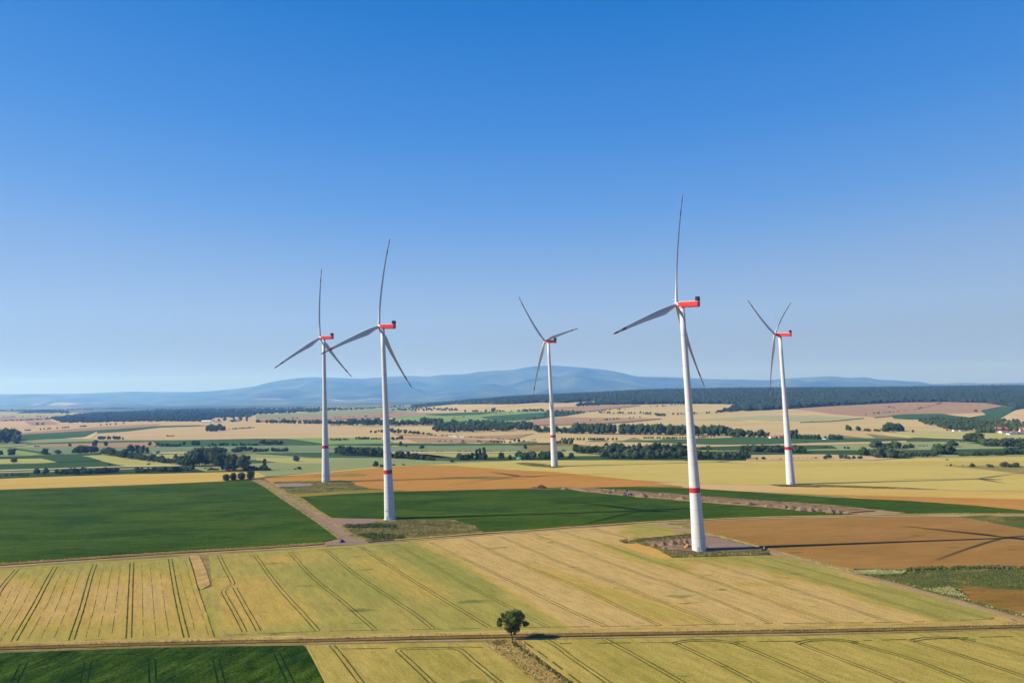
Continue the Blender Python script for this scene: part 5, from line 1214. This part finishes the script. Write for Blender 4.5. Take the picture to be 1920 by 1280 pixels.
house(1854, 799.2, 4.5, 3, 'orange', 'brick', 'small orange roof behind the leftmost village house', rz=.4)
house(1890, 801.5, 4, 3, 'red', 'white', 'tiny pinkish house high among the village trees', rz=.2)
house(1774, 806.8, 5, 3.4, 'red', 'brick', 'small red shed at the left end of the dark wood edge', rz=.2, name='shed', cat='shed')
house(1790, 808, 6, 2.8, 'dark', 'white', 'left one of two pale sheds along the foot of the dark wood', rh=.3, name='shed', cat='shed')
house(1803, 808, 6.5, 2.4, 'dark', 'grey', 'right and duller one of two sheds along the foot of the dark wood', rh=.3, name='shed', cat='shed')
house(1777.3, 830.6, 3.2, 5.5, 'dark', 'white', 'little white gabled chapel beside a dark tree trio on the right', rz=1.3, name='chapel', cat='chapel', dep=5)
house(1448, 822.3, 10, 6, 'orange', 'cream', 'orange-roofed farmhouse left of the rightmost turbine', rz=.15, wins=2)
house(1440.5, 821.8, 5, 5, 'plum', 'brick', 'dark red farmhouse half hidden by the tree belt end', rz=-.2)
house(1464, 822, 8, 6, 'plum', 'brick', 'plum-roofed house right beside the rightmost tower', rz=.1)
house(1545, 824.5, 5, 2.8, 'pale', 'white', 'left one of two tiny white sheds behind the hedge right of the rightmost turbine', name='shed', cat='shed')
house(1552.5, 824.5, 4, 2.4, 'dark', 'white', 'right one of two tiny white sheds behind the hedge right of the rightmost turbine', name='shed', cat='shed')
house(387, 791.2, 17, 3.6, 'pale', 'brick', 'long barn with a pale blue roof at the edge of the far left wood', rh=.6, name='barn', cat='barn')
house(400, 791.8, 3.8, 4.2, 'dark', 'white', 'small bright white house right of the pale blue barn roof', rz=1.4)
house(406.2, 792.3, 2.2, 2.6, 'plum', 'brick', 'tiny pinkish hut between two white houses, far left village', name='shed', cat='shed')
house(411.5, 791.3, 5, 2.6, 'plum', 'grey', 'low purple roof in the far left village', rh=.6)
house(414.7, 792.5, 2.2, 2.8, 'dark', 'white', 'tiny white house at the right end of the far left village', rz=1.4)
house(441, 789.5, 20, 3, 'dark', 'grey', 'long dark roof behind the far left stubble', rh=.7, name='barn', cat='barn')
house(738, 795, 6, 3.6, 'red', 'white', 'pinkish house just right of the second turbine tower, far village', rz=.2)
house(765, 795.3, 5, 3, 'dark', 'yellow', 'yellowish house in the middle of the far village')
house(776, 796, 6.5, 3.2, 'red', 'brick', 'low red-roofed house at the right end of the far village', rh=.6)
house(631, 794.5, 6, 3, 'dark', 'brick', 'dark brick nave between the two church towers', rh=.6)
house(716, 795, 5, 3, 'red', 'brick', 'red roof left of the second turbine tower, far village')
house(845, 819, 5, 2.4, 'pale', 'grey', 'bluish shed at the left end of the farmyard between the stubble fields', name='shed', cat='shed')
house(853, 819.6, 8, 2.2, 'pale', 'white', 'white shed in the middle of the farmyard between the stubble fields', name='shed', cat='shed')
house(866, 819.8, 7, 2, 'pale', 'cream', 'low pale shed at the right end of the farmyard between the stubble fields', name='shed', cat='shed')
house(903, 823, 8, 2.6, 'dark', 'grey', 'grey barns pair among bushes on the stubble bank', name='shed', cat='shed')
house(923, 772.3, 5, 2.3, 'dark', 'white', 'tiny white farmhouse below the rounded tree on the pale hillside')
def tower(x, y, wp, hp, sp, wall, label):
    p = U(x, y, 0); m_ = p.y / F; w_ = wp * m_; h_ = hp * m_; s_ = sp * m_
    root = empty('church_tower', p, (0, 0, .3)); tag(root, label, 'church tower')
    mb = MB(); mb.box((0, 0, h_ / 2), (w_, w_, h_)); mb.box((0, 0, h_ * .8), (w_ * 1.06, w_ * 1.06, h_ * .03)); mb.build('wall', WALLS[wall], root)
    mb = MB(); mb.box((0, 0, h_ + s_ * .12), (w_ * 1.1, w_ * 1.1, s_ * .25), 0, .7); mb.cyl((0, 0, h_ + s_ * .2), (0, 0, h_ + s_), w_ * .42, .05, 8); mb.build('spire', ROOFS['dark'], root)
tower(620.7, 794.5, 2.2, 5.2, 1.6, 'yellow', 'yellow church tower with a short cap, just right of the leftmost turbine tower')
tower(637.0, 794.5, 2.3, 5.8, 4.6, 'white', 'white church tower with a dark pointed spire')
tower(631.3, 794.5, 1.3, 5, 4, 'brick', 'thin dark spire between the two pale church towers')
tower(539, 774.5, 2.0, 3.6, .8, 'white', 'lone pale stump-like tower on the crest left of the leftmost turbine')
# the half-round green barn
p = U(975.5, 863, 0); root = empty('round_barn', p, (0, 0, -.62)); tag(root, 'half-round turquoise-green barn with an open dark end, in front of dark trees', 'barn')
mb = MB(); r_, L_ = 4.3, 8.0
def arc(x, r): return [(x, r * math.cos(a), max(0.0, r * math.sin(a) * 1.12) + 1.0) for a in [math.pi * i / 16 for i in range(17)]]
o1, o2, i1, i2 = arc(-L_ / 2, r_), arc(L_ / 2, r_), arc(-L_ / 2 + .4, r_ - .3), arc(L_ / 2, r_ - .3)
V = o1 + o2 + i1 + i2; Fs = []
for i in range(16):
    Fs += [(i, i + 1, 17 + i + 1, 17 + i), (34 + i, 51 + i, 51 + i + 1, 34 + i + 1), (17 + i, 17 + i + 1, 51 + i + 1, 51 + i)]
mb.add(V, Fs)
mb.build('arched_roof', plain('turquoise_sheeting', (.035, .22, .15, 1), .5, .3, .08, .5), root, True)
mb = MB(); mb.add(arc(-L_ / 2 + .2, r_ - .1), [tuple(range(17))]); mb.build('shaded_back_wall', BLACK, root)  # black stands for the shade inside the open barn
mb = MB()
for s in (-1, 1): mb.box((0, s * (r_ + .03), .45), (L_, .3, 1.3))
mb.build('base_wall', WALLS['white'], root)

# ------------------------------------------------------------------ vehicles and machines
TYRE = plain('tyre_rubber', (.02, .02, .02, 1), .8, .2, .2, 2)
RIM = plain('wheel_rim', (.4, .4, .42, 1), .4, .5, .05, 2)
GLASS = plain('car_glass', (.02, .03, .05, 1), .1, .6, .1, 1)
def wheel(root, x, y, r, w_=.24):
    mb = MB(); mb.cyl((x, y - w_ / 2, r), (x, y + w_ / 2, r), r, r, 18); t = mb.build('wheel', TYRE, root)
    mb = MB(); s = 1 if y > 0 else -1; mb.cyl((x, y + s * (w_ / 2 - .02), r), (x, y + s * (w_ / 2 + .03), r), r * .58, r * .5, 12); mb.build('rim', RIM, t)
def car(x, y, col, rz, label, van=False):
    p = U(x, y, .22); root = empty('parked_car', p, (0, 0, rz)); tag(root, label, 'car')
    paint = plain('car_paint', col, .3, .5, .03, 1)
    h_ = 1.05 if not van else 1.2; tp = 1.62 if not van else 1.95
    mb = MB(); R = []
    for xx, z0, z1, w_ in ((-2.2, .45, .85, .78), (-2.05, .3, h_, .88), (-.9, .28, h_, .92), (1.0, .28, h_ * .97, .92), (1.95, .3, h_ * .78, .86), (2.2, .42, h_ * .62, .76)):
        R.append([(xx, -w_, z0), (xx, w_, z0), (xx, w_, z1 * .85), (xx, w_ * .9, z1), (xx, -w_ * .9, z1), (xx, -w_, z1 * .85)])
    mb.loft(R); body = mb.build('body', paint, root, False, .04)
    mb = MB(); mb.box((-.45, 0, (h_ + tp) / 2 - .02), (2.9, 1.62, tp - h_ + .04), 0, .8); mb.build('cabin_glass', GLASS, root, False, .03)
    mb = MB(); mb.box((-.45, 0, tp), (2.35, 1.34, .07)); mb.build('roof', paint, root, False, .02)
    for s in (-1, 1):
        mb = MB(); mb.box((2.13, s * .6, .68), (.16, .3, .14)); mb.build('headlight', RIM, root)
        mb = MB(); mb.box((-2.14, s * .66, .8), (.12, .22, .22)); mb.build('tail_light', RED, root)
        for xx in (-1.35, 1.35): wheel(root, xx, s * .84, .33)
car(640.8, 1015.6, (.012, .016, .05, 1), 1.15, 'dark navy car parked where the gravel track meets the farm road')
car(1144.5, 924.5, (.01, .07, .12, 1), .1, 'dark teal van on the bare dirt strip left of the excavator', True)
GREENP = plain('green_machine_paint', (.05, .12, .03, 1), .5, .3, .1, 1)
p = U(1172, 929, .5); root = empty('excavator', p, (0, 0, 1.0)); tag(root, 'excavator with its dark green boom folded up, on the bare dirt strip', 'excavator')
for s in (-1, 1):
    mb = MB(); R = []
    for xx, z0, z1 in ((-1.7, .3, .6), (-1.5, .05, .85), (1.5, .05, .85), (1.7, .3, .6)): R.append([(xx, s * 1.2 - .28, z0), (xx, s * 1.2 + .28, z0), (xx, s * 1.2 + .28, z1), (xx, s * 1.2 - .28, z1)])
    mb.loft(R); mb.build('track', TYRE, root)
mb = MB(); mb.box((-.3, 0, 1.45), (3.1, 2.3, 1.0)); hs = mb.build('upper_body', GREENP, root, False, .06)
mb = MB(); mb.box((.7, .65, 2.3), (1.3, .95, 1.5), 0, .9); mb.build('cab', GLASS, root, False, .04)
def beam(pa, pb, a, b_, nm, mm):
    pa, pb = Vector(pa), Vector(pb); d = (pb - pa).normalized(); y_ = Vector((0, 1, 0)); z_ = d.cross(y_)
    mb = MB(); mb.loft([[q + y_ * u * .2 + z_ * v * w2 for u, v in ((-1, -1), (1, -1), (1, 1), (-1, 1))] for q, w2 in ((pa, a), (pb, b_))]); return mb.build(nm, mm, root)
beam((.9, -.3, 1.8), (1.8, -.3, 4.6), .28, .34, 'boom', GREENP); beam((1.8, -.3, 4.6), (.9, -.3, 7.0), .34, .22, 'boom', GREENP)
beam((.9, -.3, 7.0), (3.4, -.3, 4.3), .25, .16, 'stick', GREENP)
mb = MB(); mb.box((3.6, -.3, 3.8), (.8, .9, .9), 0, .6); mb.build('bucket', BLACK, root, False, .03)
p = U(1181, 928.5, .5); root = empty('site_trailer', p, (0, 0, .2)); tag(root, 'dark site trailer with pale top, right of the excavator', 'trailer')
mb = MB(); mb.box((0, 0, 1.5), (4.2, 2.0, 1.7)); mb.build('body', plain('faded_plum_paint', (.12, .09, .14, 1), .6, .3, .15, 1), root, False, .05)
mb = MB(); mb.box((0, 0, 2.42), (4.4, 2.1, .14)); mb.build('roof', WALLS['grey'], root)
mb = MB(); mb.box((2.8, 0, .7), (1.5, .15, .15)); mb.build('drawbar', BLACK, root)
for xx in (-.9, .9):
    for s in (-1, 1): wheel(root, xx, s * .95, .38)
PINK = plain('pink_plastic', (.62, .32, .45, 1), .5, .3, .08, 2)
for x_, lb in ((1176.6, 'left'), (1181.2, 'right')):
    p = U(x_, 929.3, .5); root = empty('drum', p); tag(root, 'pink drum, ' + lb + ' one of the pair in front of the site trailer', 'drum')
    mb = MB(); mb.cyl((0, 0, 0), (0, 0, 1.2), .5, .5, 16); mb.cyl((0, 0, .58), (0, 0, .64), .53, .53, 16); mb.cyl((0, 0, 1.17), (0, 0, 1.23), .53, .53, 16); mb.build('barrel', PINK, root)
# orange loader at the foot of the tallest turbine
p = U(1290, 1026.5, .55); root = empty('wheel_loader', p, (0, 0, 3.05)); tag(root, 'small orange wheel loader beside the foot of the tallest turbine', 'loader')
ORNG = plain('orange_machine_paint', (.85, .36, .03, 1), .45, .3, .08, 1); MARO = plain('shaded_maroon_paint', (.09, .03, .04, 1), .5, .3, .1, 1)  # chassis maroon includes the shade on that part of the machine
mb = MB(); mb.box((-.9, 0, 1.0), (2.4, 1.3, .8)); mb.box((-1.5, 0, 1.5), (1.1, 1.1, .35), 0, .85); mb.build('chassis', MARO, root, False, .05)
mb = MB(); mb.box((.55, 0, 1.45), (1.1, 1.3, 1.9), 0, .9); mb.build('cab', ORNG, root, False, .06)
mb = MB(); mb.box((.55, 0, 2.45), (1.15, 1.3, .1)); mb.build('cab_roof', ORNG, root, False, .03)
mb = MB(); mb.loft([[(1.6, s * .9, .2), (2.2, s * .9, .15), (2.3, s * .9, .3), (1.75, s * .9, .9)] for s in (-1, 1)]); mb.box((1.35, 0, .7), (.7, .5, .16)); mb.build('bucket', ORNG, root)
for xx in (-1.2, .7):
    for s in (-1, 1): wheel(root, xx, s * .75, .45, .32)
# dark cabinet by the track
p = U(1434.5, 1031.5, .3); root = empty('utility_cabinet', p, (0, 0, .35)); tag(root, 'dark upright cabinet with its sunlit left side painted paler, where the tower shadow meets the track', 'cabinet')
mb = MB(); mb.loft([[(-.75, s * .7, 0), (.75, s * .7, 0), (.75, s * .7, 2.0), (-.45, s * .7, 2.75), (-.75, s * .7, 2.7)] for s in (-1, 1)]); mb.build('housing', plain('shaded_dark_grey', (.05, .055, .07, 1), .6, .3, .1, 1), root, False, .03)  # grey kept dark for the tower's shade
mb = MB(); mb.box((-.8, 0, 1.2), (.08, .7, 1.9)); mb.build('lit_side_panel', plain('lit_side_brown', (.26, .19, .15, 1), .8, .1, .1, 1), root)  # sunlight on the left side, put in as a paler brown panel
mb = MB(); mb.box((-1.6, 0, .6), (1.5, 1.0, 1.2), 0, .7); mb.build('low_box', BLACK, root, False, .03)

# ------------------------------------------------------------------ heaps of soil
SOIL = crop('grey_brown_soil', C(176, 146, 116), C(150, 122, 96), 3, .5, .25, bstr=1.0)
SOILR = crop('red_brown_soil', C(122, 76, 62), C(100, 66, 50), 3, .5, .25, bstr=1.0)
def mound(x, y, wp, hp, m, label, group=None, asp=.7):
    wp *= 1.25; hp *= 1.15
    p = U(x, y, .3); m_ = p.y / F; w_ = wp * m_ / 2; h_ = hp * m_
    rg = random.Random(int(x * 7 + y)); mb = MB(); R = []; n_ = 18
    ph = [rg.uniform(0, 6.28) for _ in range(4)]
    for q in range(8):
        t = q / 7.0; r = (1 - t) ** .8; z = h_ * (t ** 1.1) * (1 if q < 7 else .97)
        R.append([((r * (1 + .18 * math.sin(2 * a + ph[0]) + .12 * math.sin(5 * a + ph[1] + q)) + .02) * w_ * math.cos(a), (r * (1 + .15 * math.sin(3 * a + ph[2]) + .1 * rg.uniform(-1, 1)) + .02) * w_ * asp * math.sin(a), z * (1 + .12 * math.sin(4 * a + ph[3]) * (1 - t)) - .35 * (q == 0)) for a in [2 * math.pi * i / n_ for i in range(n_)]])
    mb.loft(R); o = mb.build('soil_heap', m, None, False, 0, p)
    tag(o, label, 'soil heap', group)
mound(1015, 914.5, 16, 5.5, SOILR, 'dark red-brown soil heap at the edge of the orange field')
mound(1000, 914.8, 12, 3, SOIL, 'low grassy heap left of the red-brown one')
mound(1058, 917, 13, 4, SOIL, 'first low heap at the left end of the bare dirt strip')
mound(1126, 922, 14, 4.5, SOIL, 'pale heap left of the dark teal van on the dirt strip')
mound(1152, 922.5, 8, 5, SOIL, 'small bright heap right behind the dark teal van')
mound(1203, 931, 22, 6.5, SOIL, 'long grey heap right of the excavator')
mound(1240, 930, 11, 6, SOIL, 'weed-covered heap in the middle of the dirt strip')
mound(1257, 932, 8, 3.5, SOIL, 'little pale heap just right of the weed-covered one')
mound(1278, 936, 18, 6, SOIL, 'grey heap touching the tallest tower on its left')
for x_, y_, w_, h_ in ((1345, 941, 14, 4), (1372, 944, 14, 4), (1405, 946.5, 15, 6), (1440, 950, 15, 6.5), (1471, 953.5, 13, 7), (1484, 954.5, 13, 6.5), (1502, 956.5, 18, 7), (1521, 958, 14, 7), (1534, 958, 8, 6), (1557, 961, 16, 8), (1572, 961.5, 10, 6), (1590, 962.5, 12, 4), (1620, 964, 14, 3)):
    mound(x_, y_, w_, h_, SOIL, 'pale soil heap in the row on the dirt strip right of the tallest tower', 'row of soil heaps on the dirt strip')
for i, (x_, y_, w_, h_) in enumerate(((1226, 1024, 12, 6), (1243, 1022, 14, 7), (1262, 1021, 14, 9), (1276, 1021, 13, 10), (1286, 1019, 10, 9), (1297, 1019, 10, 10), (1246, 1029, 10, 4))):
    mound(x_, y_, w_, h_, SOIL, 'grey-brown soil heap in the cluster left of the tallest tower', 'soil heaps at the tallest tower')

# ------------------------------------------------------------------ the near tree
p = U(960, 1198.5, .1); mpp = p.y / F
root = empty('field_tree', p); tag(root, 'big dark green tree alone beside the farm road in the foreground', 'tree')
rg = np.random.default_rng(5); Vs, Ts, o_ = [], [], 0
lob = [(957, 1158, 8.5, 0), (967, 1154, 8.5, 2), (975, 1161, 8.5, -2), (962, 1166, 10, 4), (950, 1162, 6.5, -3), (944.5, 1160, 4.5, 2), (954, 1173, 8, -4), (969, 1172, 8.5, 3), (957, 1180.5, 6, 1), (966, 1179, 5.5, -3), (972, 1180.5, 3, 1), (964, 1160, 9, -8), (966, 1166, 9, 10), (960, 1152, 7, -4), (974, 1152, 5.5, 3), (979, 1158, 5, 5), (953, 1155, 6, 6),
       (937, 1163, 2.8, 2), (938.5, 1170.5, 4.2, -1), (935, 1172, 2.2, 2), (936, 1161, 1.8, 0), (941, 1166, 2, 1), (934, 1167, 1.6, 0), (985.5, 1168, 2.8, 0), (983, 1173, 2.6, 2), (989.5, 1170, 2.2, -1), (987, 1173, 1.8, 0), (981, 1168, 2, 1), (965, 1188, 2.4, 2), (943, 1153.5, 3.2, 0)]
for i, (x, y, r, dp) in enumerate(lob):
    c = np.array([(x - 960) * mpp, dp * mpp, (1198 - y) * mpp]); r = r * mpp
    if r > 1.2:
        v, t = ico(1, 300 + i, .25); v = c + v * r * .74; Vs.append(v); Ts.append(t + o_); o_ += len(v)
    v, t = leaves(c, r * .95, int(75 * (r / mpp / 4) ** 1.5) + 50, .24, rg); Vs.append(v); Ts.append(t + o_); o_ += len(v)
    v, t = leaves(c, r * 1.18, int(24 * (r / mpp / 4) ** 1.5) + 14, .2, rg); Vs.append(v); Ts.append(t + o_); o_ += len(v)
    v, t = leaves(c, r * .65, 60, .24, rg); Vs.append(v); Ts.append(t + o_); o_ += len(v)
link('crown', trimesh('crown', np.concatenate(Vs), np.concatenate(Ts), leafmat('near_tree_leaves', (.028, .062, .012, 1), (.125, .155, .032, 1), 1.0)), root)
mb = MB()
def limb(pts, r0, r1):
    pts = [Vector(q) for q in pts]
    for i in range(len(pts) - 1):
        a = r0 + (r1 - r0) * i / (len(pts) - 1); b_ = r0 + (r1 - r0) * (i + 1) / (len(pts) - 1)
        mb.cyl(pts[i], pts[i + 1], a, b_, 9)
def tp(x, y, dp=0): return ((x - 960) * mpp, dp * mpp, (1198 - y) * mpp)
limb([tp(961, 1200), tp(960, 1193), tp(958.5, 1186), tp(959, 1178)], .42, .26)
for q in ((966, 1166, 3), (950, 1164, -3), (974, 1164, -2), (956, 1158, 2)): limb([tp(959, 1179), tp((959 + q[0]) / 2, (1179 + q[1]) / 2 - 1, q[2] / 2), tp(*q)], .22, .08)
limb([tp(954, 1172, -2), tp(945, 1170), tp(938, 1169)], .12, .04); limb([tp(970, 1172, 2), tp(978, 1173), tp(986, 1170)], .12, .04)
mb.build('trunk', BARK, root)

# ------------------------------------------------------------------ grass, weeds and scrub on the verges
GDRY = leafmat('dry_grass_blades', (.40, .29, .12, 1), (.62, .46, .20, 1), 1.5)
GOLV = leafmat('olive_grass_blades', (.16, .125, .042, 1), (.29, .225, .085, 1), 1.5)
GGRN = leafmat('green_weed_blades', (.09, .12, .03, 1), (.20, .22, .065, 1), 2.0)
GPAL = leafmat('pale_flower_blades', (.38, .38, .18, 1), (.6, .58, .32, 1), 1.5)
def tufts(name, poly, n_, h_, mats, wts, label, z=.05, wf=.42):
    n_ = int(n_ * 1.7)
    xs = [q[0] for q in poly]; ys = [q[1] for q in poly]
    P = np.stack([RNG.uniform(min(xs), max(xs), n_ * 4), RNG.uniform(min(ys), max(ys), n_ * 4)], 1)
    area_keep = inpoly(P, poly); P = P[area_keep][:n_]
    V, T, M = [], [], []
    for x, y in P:
        q = U(x, y, z); mi_ = random.choices(range(len(mats)), wts)[0]
        hh = h_ * random.uniform(.5, 1.25)
        for k in range(3):
            a = random.uniform(0, math.pi); w_ = hh * wf * random.uniform(.6, 1.2); dx, dy = math.cos(a) * w_, math.sin(a) * w_
            ox, oy = random.uniform(-.5, .5) * hh, random.uniform(-.5, .5) * hh
            o_ = len(V); tx, ty = random.uniform(-.3, .3) * hh, random.uniform(-.3, .3) * hh
            V += [(q.x + ox - dx, q.y + oy - dy, q.z - .1), (q.x + ox + dx, q.y + oy + dy, q.z - .1), (q.x + ox + tx + dx * .6, q.y + oy + ty + dy * .6, q.z + hh * .8), (q.x + ox + tx - dx * .3, q.y + oy + ty - dy * .3, q.z + hh)]
            T += [(o_, o_ + 1, o_ + 2), (o_, o_ + 2, o_ + 3)]; M += [mi_, mi_]
    tag(link(name, trimesh(name, V, T, mats, M)), label, 'vegetation', None, 'stuff')
def band(line, up_, dn):
    return [(x, y - up_) for x, y in line] + [(x, y + dn) for x, y in reversed(line)]
ML = [(-120, 1218), (0, 1212), (200, 1206), (400, 1201), (600, 1197), (800, 1192), (960, 1188.5), (1200, 1184.5), (1500, 1180), (1700, 1176), (1960, 1169.5)]
V_STRAW = crop('straw_verge', C(206, 176, 104), C(178, 152, 84), 6, .45, .3, .05, .2, blotch=[(5, .6, C(150, 134, 70), .6)])
V_BROWN = crop('brown_verge', C(156, 126, 70), C(124, 104, 54), 5, .45, .35, .05, .25, blotch=[(4, .58, C(84, 84, 38), .7)])
V_OLIVE = crop('olive_verge', C(160, 138, 78), C(128, 114, 60), 6, .5, .3, .05, .25)
field('grass_verge', band(ML, 7.6, -.6), V_STRAW, .9, 7, .25)
field('grass_verge', band([(x, y + 2.2) for x, y in ML], .6 + 1.6, 2.2), V_BROWN, .55, 7, .3)
tufts('dry_grass', band(ML, 3.6, 0), 2600, .42, [GDRY, GOLV], [.94, .06], 'tall straw-coloured grass along the upper edge of the foreground road', .8)
tufts('dry_grass', band([(x, y + 2.2) for x, y in ML], 0, 2.4), 2000, .4, [GDRY, GOLV, GGRN], [.25, .6, .15], 'olive-brown grass in the ditch beside the foreground road', .4)
UL = [(-120, 1064), (0, 1056.5), (300, 1036), (500, 1024.5), (606, 1017.5)]
field('grass_verge', band(UL, 1.8, 1.8), V_OLIVE, .8, 8, .25)
tufts('dry_grass', band(UL, 1.4, 1.6), 1300, .5, [GDRY, GOLV], [.6, .4], 'straw and olive grass between the left beet field and the farm road', .6)
RL = [(740, 1011.5), (905, 998.5), (960, 995.5), (1060, 988), (1200, 978.5), (1280, 974.5), (1440, 968.5), (1660, 964), (1780, 962.5), (1930, 962.8)]
field('grass_verge', band(RL, .9, .8), V_STRAW, .75, 9, .2)
tufts('dry_grass', band(RL, .8, .7), 1000, .45, [GDRY, GPAL, GGRN], [.6, .25, .15], 'pale grass strip along the far farm road', .6)
V_PALE = crop('pale_verge', C(172, 168, 104), C(138, 136, 72), 5, .6, .3, -.5, .3)
field('grass_verge', band([(1262, 984), (1330, 999), (1345, 1003), (1440, 1026), (1560, 1061.5), (1600, 1070)], 1.5, 1.0), V_PALE, .7, 6, .4)
tufts('dry_grass', band([(1262, 984), (1330, 999), (1345, 1003), (1440, 1026), (1560, 1061.5), (1600, 1070)], 1.4, 1.0), 600, .5, [GPAL, GGRN, GDRY], [.6, .3, .1], 'pale flowering weeds along the edge of the brown field', .6)
tufts('weeds', [(1598, 1069), (1640, 1067), (1700, 1069), (1690, 1075), (1640, 1076)], 160, .45, [GPAL, GGRN], [.6, .4], 'whitish weeds at the left tip of the scrubby meadow', .6)
field('pale_weeds', [(1732, 1103), (1780, 1099), (1800, 1104), (1818, 1117), (1780, 1114)], V_PALE, .5, 6, .8)
tufts('weeds', [(1730, 1103), (1780, 1099), (1800, 1105), (1815, 1118), (1780, 1115)], 140, .45, [GPAL, GGRN, GDRY], [.4, .3, .3], 'whitish weeds in the middle of the scrubby meadow', .4)
tufts('weeds', [(1610, 1076), (1700, 1070), (1800, 1065), (1960, 1066), (1960, 1106), (1860, 1098), (1760, 1104), (1700, 1094), (1640, 1082)], 1300, .5, [GGRN, GOLV, LEAF_DARK], [.66, .24, .10], 'mottled green weeds of the scrubby meadow at the right edge', .2)
tufts('weeds', band([(1660, 1086), (1700, 1095), (1780, 1116), (1860, 1139), (1930, 1158)], 2.4, 1.0), 800, .6, [GPAL, GGRN, GOLV], [.2, .45, .35], 'weeds along the pinkish track at the right edge', .2)
tufts('weeds', [(1700, 1066), (1760, 1063), (1850, 1062), (1960, 1062), (1960, 1069), (1850, 1066), (1700, 1070)], 420, 1.1, [LEAF_DARK, GGRN], [.6, .4], 'dark shrubs between the brown field and the scrubby meadow', .2)
tufts('weeds', [(646, 985), (700, 982), (760, 978), (850, 975), (888, 985), (900, 996), (800, 1004), (740, 1010), (692, 1013), (668, 1000)], 1500, .55, [GGRN, GOLV, GDRY], [.3, .5, .2], 'rough weedy patch in front of the second turbine', .5)
tufts('weeds', [(646, 984.5), (700, 983), (742, 984), (742, 988), (700, 989.5), (650, 990)], 420, 1.3, [LEAF_DARK, GGRN], [.4, .6], 'dark bushy weeds along the gravel pad of the second turbine', .4)
tufts('weeds', [(670, 1003), (700, 1000), (755, 1004), (760, 1009), (700, 1013)], 340, 1.1, [LEAF_DARK, GGRN], [.25, .75], 'dark weeds at the corner of the farm road and the gravel track', .4)
tufts('weeds', [(1100, 915), (1290, 928), (1440, 939), (1600, 952), (1600, 955), (1440, 942), (1290, 931), (1100, 917)], 420, 1.0, [GGRN, LEAF_DARK], [.7, .3], 'green weeds along the back of the dirt strip', 1.0)
tufts('weeds', [(1190, 1011), (1262, 1004), (1300, 1001), (1303, 1008), (1262, 1012), (1225, 1015), (1195, 1017)], 420, .7, [GGRN, LEAF_DARK, GOLV], [.6, .1, .3], 'green weeds behind the soil heaps of the tallest turbine', .4)
tufts('weeds', [(1232, 1037), (1260, 1033), (1320, 1035), (1380, 1036), (1436, 1032), (1438, 1037), (1330, 1042.5), (1262, 1044)], 800, .6, [GOLV, GGRN, GDRY], [.5, .3, .2], 'weedy bank at the foot of the tallest turbine', .4)
tufts('weeds', [(1162, 1014.5), (1176, 1012), (1178, 1016), (1165, 1017)], 60, 1.2, [GOLV, GDRY], [.7, .3], 'dry bushy spot on the tip of the rough ground', .5)
tufts('weeds', [(515, 905), (600, 902), (650, 901), (664, 908), (680, 914), (620, 921), (560, 925), (530, 914)], 800, .6, [GOLV, GGRN], [.72, .28], 'rough weeds round the foot of the leftmost turbine', .6)
tufts('weeds', [(908, 1203), (940, 1199), (975, 1200), (1006, 1229), (1086, 1289), (1120, 1320), (1060, 1320), (1014, 1283), (966, 1244), (934, 1222)], 1500, .42, [GDRY, GOLV, GGRN], [.55, .25, .2], 'dry grass and weeds on the diagonal waste strip', .15)
tufts('weeds', band([(962, 1204), (985, 1222), (1010, 1238), (1060, 1275), (1110, 1312)], 1.5, 3.5), 900, .95, [GGRN, LEAF_DARK, GOLV], [.55, .05, .4], 'green weeds along the right side of the diagonal waste strip', .15)
tufts('weeds', [(920, 1200), (945, 1199), (948, 1206), (930, 1210)], 90, .45, [GGRN, GOLV, GDRY], [.5, .3, .2], 'green patch left of the foreground tree', .15)
tufts('weeds', band([(480, 899), (522, 920), (572, 945.5), (607, 966), (630, 982)], 1.0, .6), 900, .8, [GDRY, GOLV, GGRN], [.6, .3, .1], 'dry grass on the right side of the gravel track', .2)
tufts('weeds', band([(500, 914), (531, 936), (561, 956), (599, 982), (629, 1004)], 1.4, .2), 1000, .8, [GDRY, GOLV, GGRN], [.5, .4, .1], 'dry grass on the left side of the gravel track', .2)

# ------------------------------------------------------------------ the air
bm = bmesh.new(); bmesh.ops.create_cube(bm, size=1)
me = bpy.data.meshes.new('haze'); bm.to_mesh(me); bm.free()
hz = link('haze', me); hz.scale = (82000, 41000, 1260); hz.location = (0, 15800, 1260 / 2 - 5)
hm = bpy.data.materials.new('pale_air'); hm.use_nodes = True; n = hm.node_tree.nodes; n.remove(n['Principled BSDF'])
pv = n.new('ShaderNodeVolumePrincipled')
pv.inputs['Color'].default_value = (.17, .42, 1.0, 1)
pv.inputs['Absorption Color'].default_value = (1, 1, 1, 1)
pv.inputs['Density'].default_value = 5.8e-5
pv.inputs['Anisotropy'].default_value = 0.2
hm.node_tree.links.new(pv.outputs[0], n['Material Output'].inputs['Volume'])
me.materials.append(hm)
tag(hz, 'thin bluish summer haze over the plain', 'haze', None, 'stuff')
print('TREES', NT)
